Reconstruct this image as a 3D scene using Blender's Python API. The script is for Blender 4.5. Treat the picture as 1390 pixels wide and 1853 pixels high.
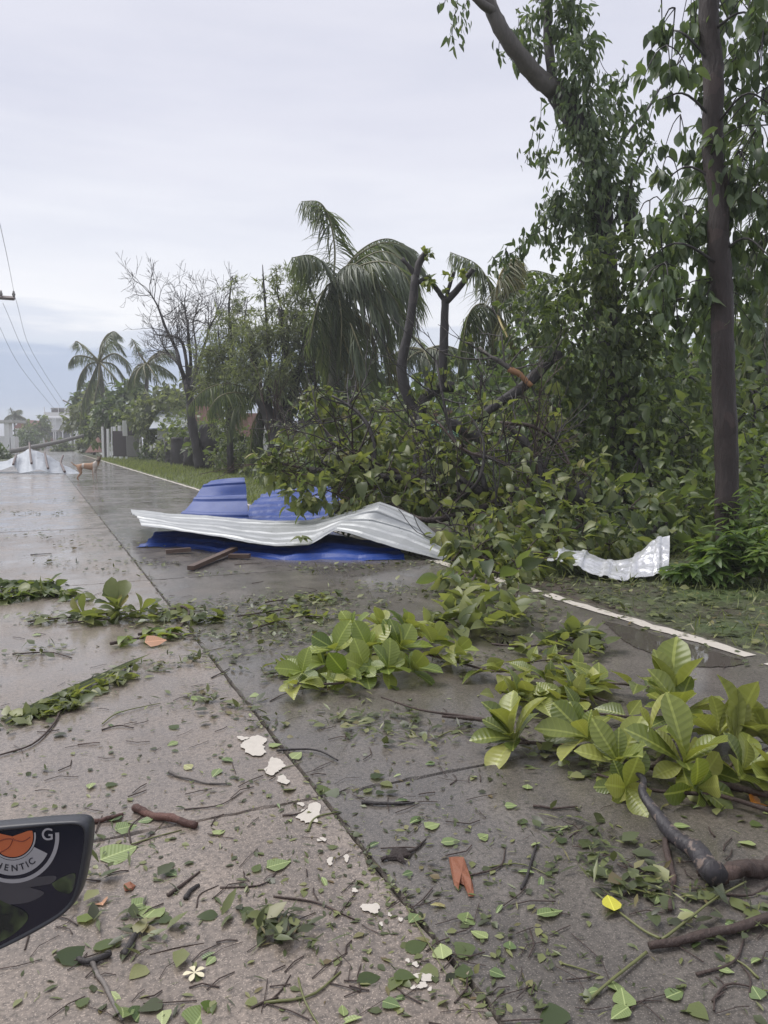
import bpy, math, random
import numpy as np
from mathutils import Vector, Matrix, noise

for o in list(bpy.data.objects):
    bpy.data.objects.remove(o, do_unlink=True)
scene = bpy.context.scene
col = scene.collection
random.seed(4)

# ------------------------------------------------------------------ camera
CAM_H, FPX = 1.2, 1390.0
YAW, PITCH = math.atan(620 / 1390), math.atan(126.5 / 1390)
cam = bpy.data.objects.new("camera", bpy.data.cameras.new("camera"))
col.objects.link(cam)
cam.location = (0, 0, CAM_H)
cam.rotation_euler = (math.pi / 2 - PITCH, 0, -YAW)
cam.data.sensor_fit = 'HORIZONTAL'
cam.data.sensor_width = 36
cam.data.lens = 36
cam.data.clip_start = 0.05
cam.data.clip_end = 4000
scene.camera = cam

# ------------------------------------------------------------------ sky
world = bpy.data.worlds.new("World")
scene.world = world
world.use_nodes = True
wn, wl = world.node_tree.nodes, world.node_tree.links
wn.clear()
w_out = wn.new('ShaderNodeOutputWorld')
w_bg = wn.new('ShaderNodeBackground')
w_bg.inputs['Strength'].default_value = 0.66
w_tc = wn.new('ShaderNodeTexCoord')
w_sep = wn.new('ShaderNodeSeparateXYZ')
wl.new(w_tc.outputs['Generated'], w_sep.inputs[0])
w_map = wn.new('ShaderNodeMapping')
w_map.inputs['Scale'].default_value = (1.6, 1.6, 14.0)
wl.new(w_tc.outputs['Generated'], w_map.inputs[0])
w_noise = wn.new('ShaderNodeTexNoise')
w_noise.inputs['Scale'].default_value = 2.1
w_noise.inputs['Detail'].default_value = 7
w_noise.inputs['Roughness'].default_value = 0.5
wl.new(w_map.outputs[0], w_noise.inputs['Vector'])
w_m1 = wn.new('ShaderNodeMath'); w_m1.operation = 'MULTIPLY_ADD'
w_m1.inputs[1].default_value = 0.12
w_m1.inputs[2].default_value = -0.06
wl.new(w_noise.outputs['Fac'], w_m1.inputs[0])
w_add = wn.new('ShaderNodeMath'); w_add.operation = 'ADD'
wl.new(w_sep.outputs['Z'], w_add.inputs[0]); wl.new(w_m1.outputs[0], w_add.inputs[1])
w_ramp = wn.new('ShaderNodeValToRGB')
cr = w_ramp.color_ramp
cr.elements[0].position = 0.0; cr.elements[0].color = (0.60, 0.66, 0.78, 1)
cr.elements[1].position = 1.0; cr.elements[1].color = (0.74, 0.75, 0.84, 1)
for p, c in ((0.06, (0.46, 0.535, 0.70)), (0.112, (0.49, 0.56, 0.72)), (0.122, (0.66, 0.71, 0.82)), (0.140, (0.68, 0.72, 0.83)), (0.152, (0.86, 0.875, 0.93)), (0.24, (0.80, 0.82, 0.90)), (0.38, (0.685, 0.70, 0.81)), (0.6, (0.68, 0.69, 0.79))):
    e = cr.elements.new(p); e.color = (*c, 1)
wl.new(w_add.outputs[0], w_ramp.inputs[0])
w_sky = wn.new('ShaderNodeTexSky')
w_sky.sky_type = 'NISHITA'
w_sky.sun_disc = False
SUN_EL, SUN_ROT = math.radians(58), math.radians(-40)
w_sky.sun_elevation = SUN_EL
w_sky.sun_rotation = SUN_ROT
w_sc = wn.new('ShaderNodeMixRGB'); w_sc.blend_type = 'MULTIPLY'; w_sc.inputs[0].default_value = 1
w_sc.inputs[2].default_value = (0.08, 0.08, 0.08, 1)
wl.new(w_sky.outputs[0], w_sc.inputs[1])
w_mix = wn.new('ShaderNodeMixRGB'); w_mix.inputs[0].default_value = 0.94
wl.new(w_sc.outputs[0], w_mix.inputs[1]); wl.new(w_ramp.outputs[0], w_mix.inputs[2])
w_map2 = wn.new('ShaderNodeMapping'); w_map2.inputs['Scale'].default_value = (0.9, 0.9, 5.0); w_map2.inputs['Location'].default_value = (3.1, 0.4, 1.7)
wl.new(w_tc.outputs['Generated'], w_map2.inputs[0])
w_n2 = wn.new('ShaderNodeTexNoise'); w_n2.inputs['Scale'].default_value = 3.0; w_n2.inputs['Detail'].default_value = 6; w_n2.inputs['Roughness'].default_value = 0.55
wl.new(w_map2.outputs[0], w_n2.inputs['Vector'])
w_r2 = wn.new('ShaderNodeValToRGB'); w_r2.color_ramp.elements[0].position = 0.3; w_r2.color_ramp.elements[0].color = (0.925, 0.93, 0.94, 1)
w_r2.color_ramp.elements[1].position = 0.62; w_r2.color_ramp.elements[1].color = (1.045, 1.035, 1.01, 1)
wl.new(w_n2.outputs['Fac'], w_r2.inputs[0])
w_mul = wn.new('ShaderNodeMixRGB'); w_mul.blend_type = 'MULTIPLY'; w_mul.inputs[0].default_value = 1
wl.new(w_mix.outputs[0], w_mul.inputs[1]); wl.new(w_r2.outputs[0], w_mul.inputs[2])
wl.new(w_mul.outputs[0], w_bg.inputs['Color'])
wl.new(w_bg.outputs[0], w_out.inputs['Surface'])

# ------------------------------------------------------------------ sun behind the overcast
sun = bpy.data.objects.new("sun", bpy.data.lights.new("sun", 'SUN'))
col.objects.link(sun)
sun.data.energy = 1.5
sun.data.angle = math.radians(35)
sun.data.color = (1.0, 0.97, 0.93)
sun.rotation_euler = (math.pi / 2 - SUN_EL, 0, math.pi - SUN_ROT)

scene.view_settings.view_transform = 'Standard'
scene.view_settings.look = 'None'
scene.view_settings.exposure = 0.8
scene.view_settings.gamma = 1.0
scene.render.engine = 'CYCLES'
scene.cycles.use_denoising = True
scene.cycles.max_bounces = 8
scene.cycles.transparent_max_bounces = 6
scene.cycles.caustics_reflective = False
scene.cycles.caustics_refractive = False

# ================================================================== helpers
_f = np.array([math.sin(YAW) * math.cos(PITCH), math.cos(YAW) * math.cos(PITCH), -math.sin(PITCH)])
_r = np.array([math.cos(YAW), -math.sin(YAW), 0.0])
_u = np.cross(_r, _f)
C0 = np.array([0, 0, CAM_H])


def ray(x, y):
    return _f + (x - 695) / FPX * _r - (y - 926.5) / FPX * _u


def at(x, y, d):
    """point seen at (x, y) of the photograph, d metres deep"""
    return C0 + d * ray(x, y)


def gr(x, y, z=0.0):
    """point of the plane at height z seen at (x, y)"""
    d = ray(x, y)
    return C0 + (z - CAM_H) / d[2] * d


def nrm(v):
    v = np.asarray(v, float)
    return v / (np.linalg.norm(v, axis=-1, keepdims=True) + 1e-9)


def catmull(pts, n):
    p = np.asarray(pts, float)
    if len(p) == 2:
        t = np.linspace(0, 1, n)[:, None]
        return p[0] * (1 - t) + p[1] * t
    q = np.vstack([2 * p[0] - p[1], p, 2 * p[-1] - p[-2]])
    out = []
    for s in np.linspace(0, len(p) - 1 - 1e-6, n):
        i = int(s); t = s - i
        a, b, c, d = q[i], q[i + 1], q[i + 2], q[i + 3]
        out.append(0.5 * ((2 * b) + (c - a) * t + (2 * a - 5 * b + 4 * c - d) * t * t + (3 * b - a - 3 * c + d) * t ** 3))
    return np.array(out)


class Buf:
    """collects geometry and links it as one mesh object"""
    def __init__(s):
        s.V, s.L, s.N, s.U, s.M, s.n = [], [], [], [], [], 0

    def add(s, V, loops, counts, uv=None, mat=0):
        V = np.asarray(V, float)
        s.V.append(V)
        s.L.append(np.asarray(loops, int) + s.n)
        s.N.append(np.asarray(counts, int))
        s.U.append(np.zeros((len(loops), 2)) if uv is None else uv)
        s.M.append(np.full(len(counts), mat, int))
        s.n += len(V)

    def faces(s, V, F, mat=0):
        s.add(V, [i for f in F for i in f], [len(f) for f in F], None, mat)

    def tube(s, pts, radii, seg=7, rng=None, rough=0.0, mat=0, cap=True):
        p = np.asarray(pts, float)
        r = np.asarray(radii, float) * np.ones(len(p))
        t = nrm(np.gradient(p, axis=0))
        a = np.array([0, 0, 1.0]) if abs(t[0][2]) < 0.9 else np.array([1.0, 0, 0])
        nn = nrm(np.cross(t[0], a))
        V = []
        ang = np.linspace(0, 2 * math.pi, seg, endpoint=False)
        for i in range(len(p)):
            nn = nrm(nn - t[i] * np.dot(nn, t[i]))
            b = np.cross(t[i], nn)
            rr = r[i] * (1 + (rng.normal(0, rough, seg) if rng is not None and rough else 0))
            V.append(p[i] + (np.cos(ang) * rr)[:, None] * nn + (np.sin(ang) * rr)[:, None] * b)
        V = np.vstack(V)
        L, N = [], []
        for i in range(len(p) - 1):
            for k in range(seg):
                k2 = (k + 1) % seg
                L += [i * seg + k, i * seg + k2, (i + 1) * seg + k2, (i + 1) * seg + k]
                N.append(4)
        if cap:
            L += list(range(seg))[::-1]; N.append(seg)
            L += [(len(p) - 1) * seg + k for k in range(seg)]; N.append(seg)
        s.add(V, L, N, None, mat)

    def box(s, c, size, rz=0.0, mat=0, rot=None):
        x, y, z = np.array(size) / 2
        V = np.array([(a * x, b * y, d * z) for a in (-1, 1) for b in (-1, 1) for d in (-1, 1)], float)
        if rot is None:
            ca, sa = math.cos(rz), math.sin(rz)
            rot = np.array([[ca, -sa, 0], [sa, ca, 0], [0, 0, 1]])
        V = V @ np.asarray(rot).T + np.asarray(c, float)
        s.faces(V, [(0, 1, 3, 2), (4, 6, 7, 5), (0, 4, 5, 1), (2, 3, 7, 6), (0, 2, 6, 4), (1, 5, 7, 3)], mat)

    def leaves(s, proto, pos, dirs, nrms, size, width=1.0, mat=0):
        V, L, N, U = proto
        pos = np.asarray(pos, float)
        n = len(pos)
        if n == 0:
            return
        y = nrm(dirs)
        x = nrm(np.cross(y, nrms))
        z = np.cross(x, y)
        sz = (np.asarray(size) * np.ones(n))[:, None, None]
        wd = (np.asarray(width) * np.ones(n))[:, None, None]
        W = (V[None, :, 0:1] * x[:, None] * wd + V[None, :, 1:2] * y[:, None] + V[None, :, 2:3] * z[:, None]) * sz + pos[:, None]
        off = (np.arange(n) * len(V))[:, None]
        s.add(W.reshape(-1, 3), (L[None] + off).ravel(), np.tile(N, n), np.tile(U, (n, 1)), mat)

    def build(s, name, mats, parent=None, base=None, smooth=True):
        me = bpy.data.meshes.new(name)
        V = np.vstack(s.V)
        if parent is not None:
            V = V - np.array(root_loc(parent))
        elif base is not None:
            V = V - np.asarray(base)
        L = np.concatenate(s.L); N = np.concatenate(s.N); U = np.vstack(s.U); M = np.concatenate(s.M)
        me.vertices.add(len(V)); me.vertices.foreach_set('co', V.astype(np.float32).ravel())
        me.loops.add(len(L)); me.loops.foreach_set('vertex_index', L.astype(np.int32))
        me.polygons.add(len(N))
        st = np.concatenate([[0], np.cumsum(N)[:-1]])
        me.polygons.foreach_set('loop_start', st.astype(np.int32))
        me.polygons.foreach_set('loop_total', N.astype(np.int32))
        me.polygons.foreach_set('material_index', M.astype(np.int32))
        me.polygons.foreach_set('use_smooth', np.full(len(N), smooth))
        uvl = me.uv_layers.new(name='UVMap')
        uvl.data.foreach_set('uv', U.astype(np.float32).ravel())
        for m in (mats if isinstance(mats, (list, tuple)) else [mats]):
            me.materials.append(m)
        me.update(); me.validate()
        o = bpy.data.objects.new(name, me)
        col.objects.link(o)
        if parent is not None:
            o.parent = parent
        elif base is not None:
            o.location = base
        return o


def root_loc(o):
    p = np.array(o.location)
    while o.parent is not None:
        o = o.parent
        p = p + np.array(o.location)
    return p


def thing(name, label, cat, base, group=None):
    o = bpy.data.objects.new(name, None)
    o.empty_display_size = 0.1
    col.objects.link(o)
    o.location = Vector([float(v) for v in base])
    return tag(o, label, cat, group)


def tag(o, label, cat, group=None):
    o['label'] = label; o['category'] = cat
    if group:
        o['group'] = group
    return o


def kind(o, k):
    o['kind'] = k
    return o


# ------------------------------------------------------------------ materials
class NT:
    def __init__(s, name):
        s.m = bpy.data.materials.new(name); s.m.use_nodes = True
        s.t = s.m.node_tree; s.n = s.t.nodes
        s.b = s.n['Principled BSDF']; s.o = s.n['Material Output']

    def new(s, typ, **kw):
        nd = s.n.new(typ)
        for k, v in kw.items():
            if k.startswith('i_'):
                nd.inputs[k[2:].replace('_', ' ')].default_value = v
            else:
                setattr(nd, k, v)
        return nd

    def lk(s, a, b):
        s.t.links.new(a, b)

    def math(s, op, a, b=None, c=None):
        nd = s.new('ShaderNodeMath', operation=op)
        for i, v in enumerate((a, b, c)):
            if v is None:
                continue
            if isinstance(v, (int, float)):
                nd.inputs[i].default_value = v
            else:
                s.lk(v, nd.inputs[i])
        return nd.outputs[0]

    def ramp(s, fac, stops, interp='LINEAR'):
        nd = s.new('ShaderNodeValToRGB'); r = nd.color_ramp; r.interpolation = interp
        r.elements[0].position = stops[0][0]; r.elements[0].color = (*stops[0][1], 1)
        r.elements[1].position = stops[-1][0]; r.elements[1].color = (*stops[-1][1], 1)
        for p, c in stops[1:-1]:
            e = r.elements.new(p); e.color = (*c, 1)
        s.lk(fac, nd.inputs[0])
        return nd.outputs[0]

    def noise(s, scale, detail=4, rough=0.55, vec=None, stretch=None, coord='Object'):
        if vec is None:
            vec = s.new('ShaderNodeTexCoord').outputs[coord]
        if stretch:
            mp = s.new('ShaderNodeMapping'); mp.inputs['Scale'].default_value = stretch
            s.lk(vec, mp.inputs[0]); vec = mp.outputs[0]
        nd = s.new('ShaderNodeTexNoise'); nd.inputs['Scale'].default_value = scale
        nd.inputs['Detail'].default_value = detail; nd.inputs['Roughness'].default_value = rough
        s.lk(vec, nd.inputs['Vector'])
        return nd.outputs['Fac']

    def mix(s, fac, a, b, blend='MIX'):
        nd = s.new('ShaderNodeMixRGB', blend_type=blend)
        for i, v in enumerate((fac, a, b)):
            if isinstance(v, (int, float)):
                nd.inputs[i].default_value = v
            elif isinstance(v, tuple):
                nd.inputs[i].default_value = (*v, 1)
            else:
                s.lk(v, nd.inputs[i])
        return nd.outputs[0]

    def bump(s, h, strength, dist):
        nd = s.new('ShaderNodeBump'); nd.inputs['Strength'].default_value = strength; nd.inputs['Distance'].default_value = dist
        s.lk(h, nd.inputs['Height']); s.lk(nd.outputs[0], s.b.inputs['Normal'])

    def set(s, **kw):
        for k, v in kw.items():
            i = s.b.inputs[k.replace('_', ' ')]
            if isinstance(v, (int, float)):
                i.default_value = v
            elif isinstance(v, tuple):
                i.default_value = (*v, 1) if len(v) == 3 else v
            else:
                s.lk(v, i)
        return s


def leaf_mat(name, stops, veins=False, rough=0.38, trans=0.38):
    k = NT(name)
    gi = k.new('ShaderNodeNewGeometry').outputs['Random Per Island']
    oi = k.new('ShaderNodeObjectInfo').outputs['Random']
    rnd = k.math('FRACT', k.math('ADD', k.math('MULTIPLY', gi, 1.0), oi))
    c = k.ramp(rnd, stops)
    patch = k.noise(9, 2, coord='Object')
    c = k.mix(k.math('MULTIPLY', patch, 0.35), c, tuple(x * 0.55 for x in stops[1][1]))
    if veins:
        uv = k.new('ShaderNodeSeparateXYZ'); k.lk(k.new('ShaderNodeTexCoord').outputs['UV'], uv.inputs[0])
        du = k.math('ABSOLUTE', k.math('SUBTRACT', uv.outputs[0], 0.5))
        rib = k.math('LESS_THAN', du, 0.022)
        w = k.math('SINE', k.math('MULTIPLY', k.math('SUBTRACT', uv.outputs[1], k.math('MULTIPLY', du, 0.55)), 62.0))
        lat = k.math('MULTIPLY', k.math('POWER', k.math('MAXIMUM', w, 0.0), 6.0), 0.09)
        lighter = tuple(min(1, x * 1.7 + 0.03) for x in stops[-2][1])
        c = k.mix(k.math('MAXIMUM', k.math('MULTIPLY', rib, 0.42), lat), c, lighter)
        k.bump(w, 0.18, 0.003)
    back = k.new('ShaderNodeNewGeometry').outputs['Backfacing']
    c = k.mix(k.math('MULTIPLY', back, 0.45), c, tuple(min(0.4, x * 1.55 + 0.035) for x in stops[2][1]))
    k.set(Base_Color=c, Roughness=rough)
    k.b.inputs['Specular IOR Level'].default_value = 0.5
    tr = k.new('ShaderNodeBsdfTranslucent'); k.lk(k.mix(1.0, c, (1.3, 1.35, 0.6), 'MULTIPLY'), tr.inputs[0])
    mx = k.new('ShaderNodeMixShader'); mx.inputs[0].default_value = trans
    k.lk(k.b.outputs[0], mx.inputs[1]); k.lk(tr.outputs[0], mx.inputs[2]); k.lk(mx.outputs[0], k.o.inputs[0])
    return k.m


def bark_mat(name, a, b, scale=14, rough=0.6, bump=0.6):
    k = NT(name)
    n1 = k.noise(scale, 6, 0.65, stretch=(1, 1, 0.22))
    n2 = k.noise(2.5, 3)
    c = k.mix(n1, a, b)
    c = k.mix(k.math('MULTIPLY', k.math('GREATER_THAN', n2, 0.6), 0.35), c, tuple(min(1, x * 1.9) for x in b))
    k.set(Base_Color=c, Roughness=rough)
    k.bump(n1, bump, 0.03)
    return k.m


def plain_mat(name, c, rough=0.6, metallic=0.0, vary=0.25, scale=6, bump=0.0):
    k = NT(name)
    n = k.noise(scale, 5, 0.6)
    cc = k.mix(k.math('MULTIPLY', n, vary * 2), c, tuple(x * 0.5 for x in c))
    k.set(Base_Color=cc, Roughness=rough, Metallic=metallic)
    if bump:
        k.bump(n, bump, 0.01)
    return k.m


M = {}
M['leaf_dark'] = leaf_mat('dark glossy leaf', [(0, (0.059, 0.086, 0.045)), (0.4, (0.088, 0.129, 0.064)), (0.8, (0.127, 0.177, 0.086)), (1, (0.220, 0.264, 0.135))])
M['leaf_mid'] = leaf_mat('mid green leaf', [(0, (0.054, 0.079, 0.029)), (0.35, (0.097, 0.136, 0.047)), (0.75, (0.151, 0.195, 0.068)), (1, (0.282, 0.303, 0.122))])
M['leaf_olive'] = leaf_mat('torn olive leaf', [(0, (0.071, 0.097, 0.033)), (0.35, (0.130, 0.161, 0.056)), (0.75, (0.214, 0.242, 0.086)), (0.97, (0.367, 0.382, 0.158)), (1, (0.391, 0.336, 0.114))])
M['leaf_big'] = leaf_mat('large veined leaf', [(0, (0.098, 0.136, 0.034)), (0.4, (0.189, 0.229, 0.051)), (0.8, (0.301, 0.329, 0.078)), (1, (0.420, 0.422, 0.128))], veins=True, rough=0.28, trans=0.28)
M['leaf_bright'] = leaf_mat('broad bright leaf', [(0, (0.093, 0.144, 0.029)), (0.4, (0.197, 0.259, 0.049)), (0.8, (0.308, 0.356, 0.081)), (1, (0.407, 0.425, 0.130))], veins=True, rough=0.30, trans=0.3)
M['leaf_weed'] = leaf_mat('weed leaf', [(0, (0.06, 0.11, 0.03)), (0.4, (0.10, 0.165, 0.04)), (0.8, (0.15, 0.22, 0.06)), (1, (0.22, 0.28, 0.09))])
M['leaf_fresh'] = leaf_mat('fresh sprout leaf', [(0, (0.10, 0.16, 0.03)), (0.5, (0.17, 0.24, 0.05)), (0.8, (0.24, 0.30, 0.08)), (1, (0.3, 0.34, 0.12))])
M['leaf_loose'] = leaf_mat('loose road leaf', [(0, (0.055, 0.097, 0.040)), (0.3, (0.116, 0.173, 0.063)), (0.7, (0.248, 0.313, 0.115)), (0.95, (0.366, 0.421, 0.179)), (1, (0.377, 0.302, 0.128))], veins=True, trans=0.1)
M['leaf_litter'] = leaf_mat('shredded leaf litter', [(0, (0.037, 0.041, 0.019)), (0.35, (0.073, 0.092, 0.033)), (0.7, (0.141, 0.163, 0.056)), (0.9, (0.250, 0.259, 0.103)), (1, (0.140, 0.092, 0.041))], trans=0.1)
M['palm'] = leaf_mat('palm leaflet', [(0, (0.051, 0.074, 0.040)), (0.4, (0.084, 0.115, 0.058)), (0.8, (0.124, 0.156, 0.079)), (1, (0.204, 0.220, 0.111))], rough=0.35)
M['palm_pale'] = leaf_mat('yellowing palm leaflet', [(0, (0.07, 0.085, 0.035)), (0.5, (0.12, 0.13, 0.05)), (0.8, (0.17, 0.16, 0.07)), (1, (0.24, 0.20, 0.09))], rough=0.45)
M['feather'] = leaf_mat('feathery grey green leaf', [(0, (0.083, 0.099, 0.061)), (0.4, (0.138, 0.165, 0.094)), (0.8, (0.198, 0.226, 0.127)), (1, (0.286, 0.297, 0.165))], rough=0.5)
M['grass'] = leaf_mat('grass blade', [(0, (0.10, 0.125, 0.045)), (0.4, (0.15, 0.18, 0.065)), (0.8, (0.20, 0.23, 0.09)), (1, (0.30, 0.30, 0.14))], rough=0.6)
M['leaf_yellow'] = leaf_mat('yellow fallen leaf', [(0, (0.55, 0.50, 0.04)), (0.4, (0.62, 0.58, 0.06)), (0.8, (0.66, 0.62, 0.08)), (1, (0.7, 0.65, 0.1))], veins=True, trans=0.15)
M['leaf_orange'] = leaf_mat('orange fallen leaf', [(0, (0.50, 0.17, 0.02)), (0.4, (0.58, 0.22, 0.03)), (0.8, (0.62, 0.26, 0.05)), (1, (0.6, 0.3, 0.08))], veins=True, trans=0.15)
M['leaf_peach'] = leaf_mat('peach dry leaf', [(0, (0.48, 0.24, 0.13)), (0.4, (0.50, 0.27, 0.16)), (0.8, (0.55, 0.30, 0.18)), (1, (0.55, 0.32, 0.2))], veins=True, trans=0.1)
M['bark'] = bark_mat('wet dark bark', (0.016, 0.014, 0.015), (0.050, 0.042, 0.040))
M['bark_brown'] = bark_mat('reddish brown bark', (0.014, 0.010, 0.009), (0.050, 0.031, 0.027), scale=26, bump=1.0)
M['bark_grey'] = bark_mat('grey bark', (0.05, 0.045, 0.042), (0.17, 0.15, 0.135), scale=18)
M['bark_palm'] = bark_mat('palm trunk', (0.045, 0.040, 0.036), (0.13, 0.115, 0.10), scale=22)
kk = NT('blackened peeled bark')
kn = kk.noise(26, 5, .6, stretch=(1, 1, .3)); kn2 = kk.noise(30, 5, .6)
kk.set(Base_Color=kk.mix(kk.ramp(kn2, [(0.56, (0, 0, 0)), (0.62, (1, 1, 1))]), kk.mix(kn, (0.014, 0.013, 0.016), (0.055, 0.048, 0.052)), (0.17, 0.13, 0.11)), Roughness=.5)
kk.bump(kn, .7, .015)
M['bark_peeled'] = kk.m
M['branch_pale'] = bark_mat('pale stripped branch', (0.09, 0.07, 0.055), (0.24, 0.19, 0.15), scale=30)
M['bark_red'] = bark_mat('red brown stick bark', (0.045, 0.020, 0.016), (0.13, 0.062, 0.048), scale=45)
M['twig'] = bark_mat('wet twig', (0.030, 0.020, 0.017), (0.095, 0.062, 0.050), scale=40)
M['stem_green'] = plain_mat('green stem', (0.16, 0.17, 0.06), 0.45)
M['rachis'] = plain_mat('palm rachis', (0.17, 0.16, 0.07), 0.45)
M['rachis_yellow'] = plain_mat('yellow palm rachis', (0.42, 0.34, 0.13), 0.45)
M['torn_wood'] = plain_mat('torn raw wood', (0.42, 0.22, 0.11), 0.7, scale=30, bump=0.5)
M['bark_chip'] = plain_mat('orange inner bark', (0.27, 0.10, 0.05), 0.6, scale=40, bump=0.8)
M['white_paint'] = plain_mat('white wall paint', (0.86, 0.86, 0.86), 0.6, vary=0.12)
M['cream'] = plain_mat('weathered white paint', (0.70, 0.69, 0.67), 0.7, vary=0.3, scale=3)
M['dark_metal'] = plain_mat('dark gate metal', (0.09, 0.075, 0.075), 0.6)
M['concrete'] = plain_mat('grey concrete', (0.26, 0.25, 0.24), 0.75)
M['dark_glass'] = plain_mat('dark window', (0.03, 0.035, 0.045), 0.12)
M['red_roof'] = plain_mat('red roof', (0.36, 0.12, 0.09), 0.55)
M['pink_wall'] = plain_mat('pink wall', (0.40, 0.22, 0.19), 0.75)
M['wire'] = plain_mat('wire', (0.06, 0.06, 0.065), 0.6)
M['wood'] = plain_mat('wet brown timber', (0.12, 0.078, 0.058), 0.5, scale=18, bump=0.4)
M['wood_grey'] = plain_mat('weathered batten', (0.17, 0.13, 0.125), 0.6, scale=18)
M['rust'] = plain_mat('rusty sheet', (0.30, 0.15, 0.11), 0.6, vary=0.4, scale=2)
M['green_sheet'] = plain_mat('green sheet', (0.04, 0.16, 0.11), 0.4)


def sheet_mat(name, c, rough, metallic, dirt):
    k = NT(name)
    n = k.noise(1.6, 5, 0.6)
    f = k.noise(45, 3, 0.6, stretch=(1, 0.2, 1))
    spots = k.math('GREATER_THAN', k.noise(26, 2, 0.5), 0.70)
    cc = k.mix(k.math('MULTIPLY', n, 0.45), c, dirt)
    cc = k.mix(k.math('MULTIPLY', f, 0.18), cc, dirt)
    cc = k.mix(k.math('MULTIPLY', spots, 0.5), cc, (0.08, 0.09, 0.06))
    k.set(Base_Color=cc, Metallic=metallic, Roughness=k.math('MULTIPLY_ADD', n, 0.25, rough))
    k.bump(n, 0.35, 0.05)
    return k.m


M['blue'] = sheet_mat('blue painted roofing', (0.012, 0.056, 0.29), 0.38, 0.0, (0.010, 0.034, 0.15))
M['galv'] = sheet_mat('bare grey roofing', (0.47, 0.485, 0.49), 0.34, 0.3, (0.27, 0.28, 0.28))
M['galv_blue'] = sheet_mat('bare bluish roofing', (0.43, 0.46, 0.50), 0.42, 0.2, (0.28, 0.30, 0.33))
kf = NT('crumpled foil')
fn = kf.noise(9, 4, 0.6); fn2 = kf.noise(28, 3, 0.6)
kf.set(Base_Color=kf.mix(fn, (0.86, 0.86, 0.88), (0.66, 0.67, 0.70)), Metallic=0.6, Roughness=kf.math('MULTIPLY_ADD', fn2, 0.3, 0.18))
kf.bump(fn2, 0.35, 0.012)
M['foil'] = kf.m


def slab_mat(name, light, dark, wet):
    k = NT(name)
    gp = k.new('ShaderNodeNewGeometry').outputs['Position']
    big = k.noise(0.55, 5, 0.6, vec=gp)
    mid = k.noise(3.2, 6, 0.65, vec=gp)
    streak = k.noise(2.2, 4, 0.6, vec=gp, stretch=(1.6, 0.35, 1))
    fine = k.noise(60, 5, 0.75, vec=gp)
    grit = k.noise(210, 2, 0.5, vec=gp)
    c = k.mix(k.ramp(streak, [(0.30, (0, 0, 0)), (0.68, (1, 1, 1))]), light, dark)
    c = k.mix(k.math('MULTIPLY', k.ramp(mid, [(0.42, (0, 0, 0)), (0.72, (1, 1, 1))]), 0.65), c, tuple(x * 0.55 for x in dark))
    c = k.mix(k.ramp(fine, [(0.36, (0.85,) * 3), (0.56, (0.0,) * 3)]), c, tuple(x * 0.38 for x in dark))
    c = k.mix(k.math('MULTIPLY', k.math('GREATER_THAN', grit, 0.62), 0.45), c, tuple(min(1, x * 1.9) for x in light))
    oi = k.new('ShaderNodeObjectInfo').outputs['Random']
    c = k.mix(k.math('MULTIPLY', oi, 0.16), c, tuple(x * 0.5 for x in dark))
    wetness = k.ramp(k.math('ADD', k.math('MULTIPLY', big, 0.6), k.math('MULTIPLY', mid, 0.4)), [(0.40, (wet + 0.24,) * 3), (0.58, (wet,) * 3)])
    silt = k.ramp(k.noise(0.9, 6, 0.7, vec=gp), [(0.52, (0, 0, 0)), (0.70, (1, 1, 1))])
    c = k.mix(k.math('MULTIPLY', silt, 0.35), c, (0.13, 0.098, 0.075))
    k.set(Base_Color=c, Roughness=0.55)
    k.b.inputs['Specular IOR Level'].default_value = 0.4
    k.b.inputs['Coat IOR'].default_value = 1.36
    k.lk(k.ramp(k.math('ADD', k.math('MULTIPLY', big, 0.55), k.math('MULTIPLY', mid, 0.45)), [(0.38, (0.55,) * 3), (0.56, (1.0,) * 3)]), k.b.inputs['Coat Weight'])
    k.lk(k.math('MULTIPLY', wetness, 0.75), k.b.inputs['Coat Roughness'])
    cb = k.new('ShaderNodeBump'); cb.inputs['Strength'].default_value = 0.16; cb.inputs['Distance'].default_value = 0.004
    k.lk(k.math('ADD', mid, k.math('MULTIPLY', fine, 0.5)), cb.inputs['Height']); k.lk(cb.outputs[0], k.b.inputs['Coat Normal'])
    hb = k.math('ADD', k.math('MULTIPLY', fine, 0.6), k.math('ADD', k.math('MULTIPLY', mid, 0.7), k.math('MULTIPLY', grit, 0.25)))
    k.bump(hb, 0.45, 0.005)
    return k.m


M['slab_tan'] = slab_mat('wet tan concrete', (0.305, 0.250, 0.205), (0.175, 0.142, 0.115), 0.14)
M['slab_grey'] = slab_mat('wet dark concrete', (0.195, 0.170, 0.146), (0.096, 0.083, 0.070), 0.12)
M['joint'] = plain_mat('joint filler', (0.022, 0.022, 0.018), 0.5)
M['paint'] = plain_mat('worn road paint', (0.62, 0.57, 0.50), 0.5, vary=0.25, scale=25, bump=0.4)

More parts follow.
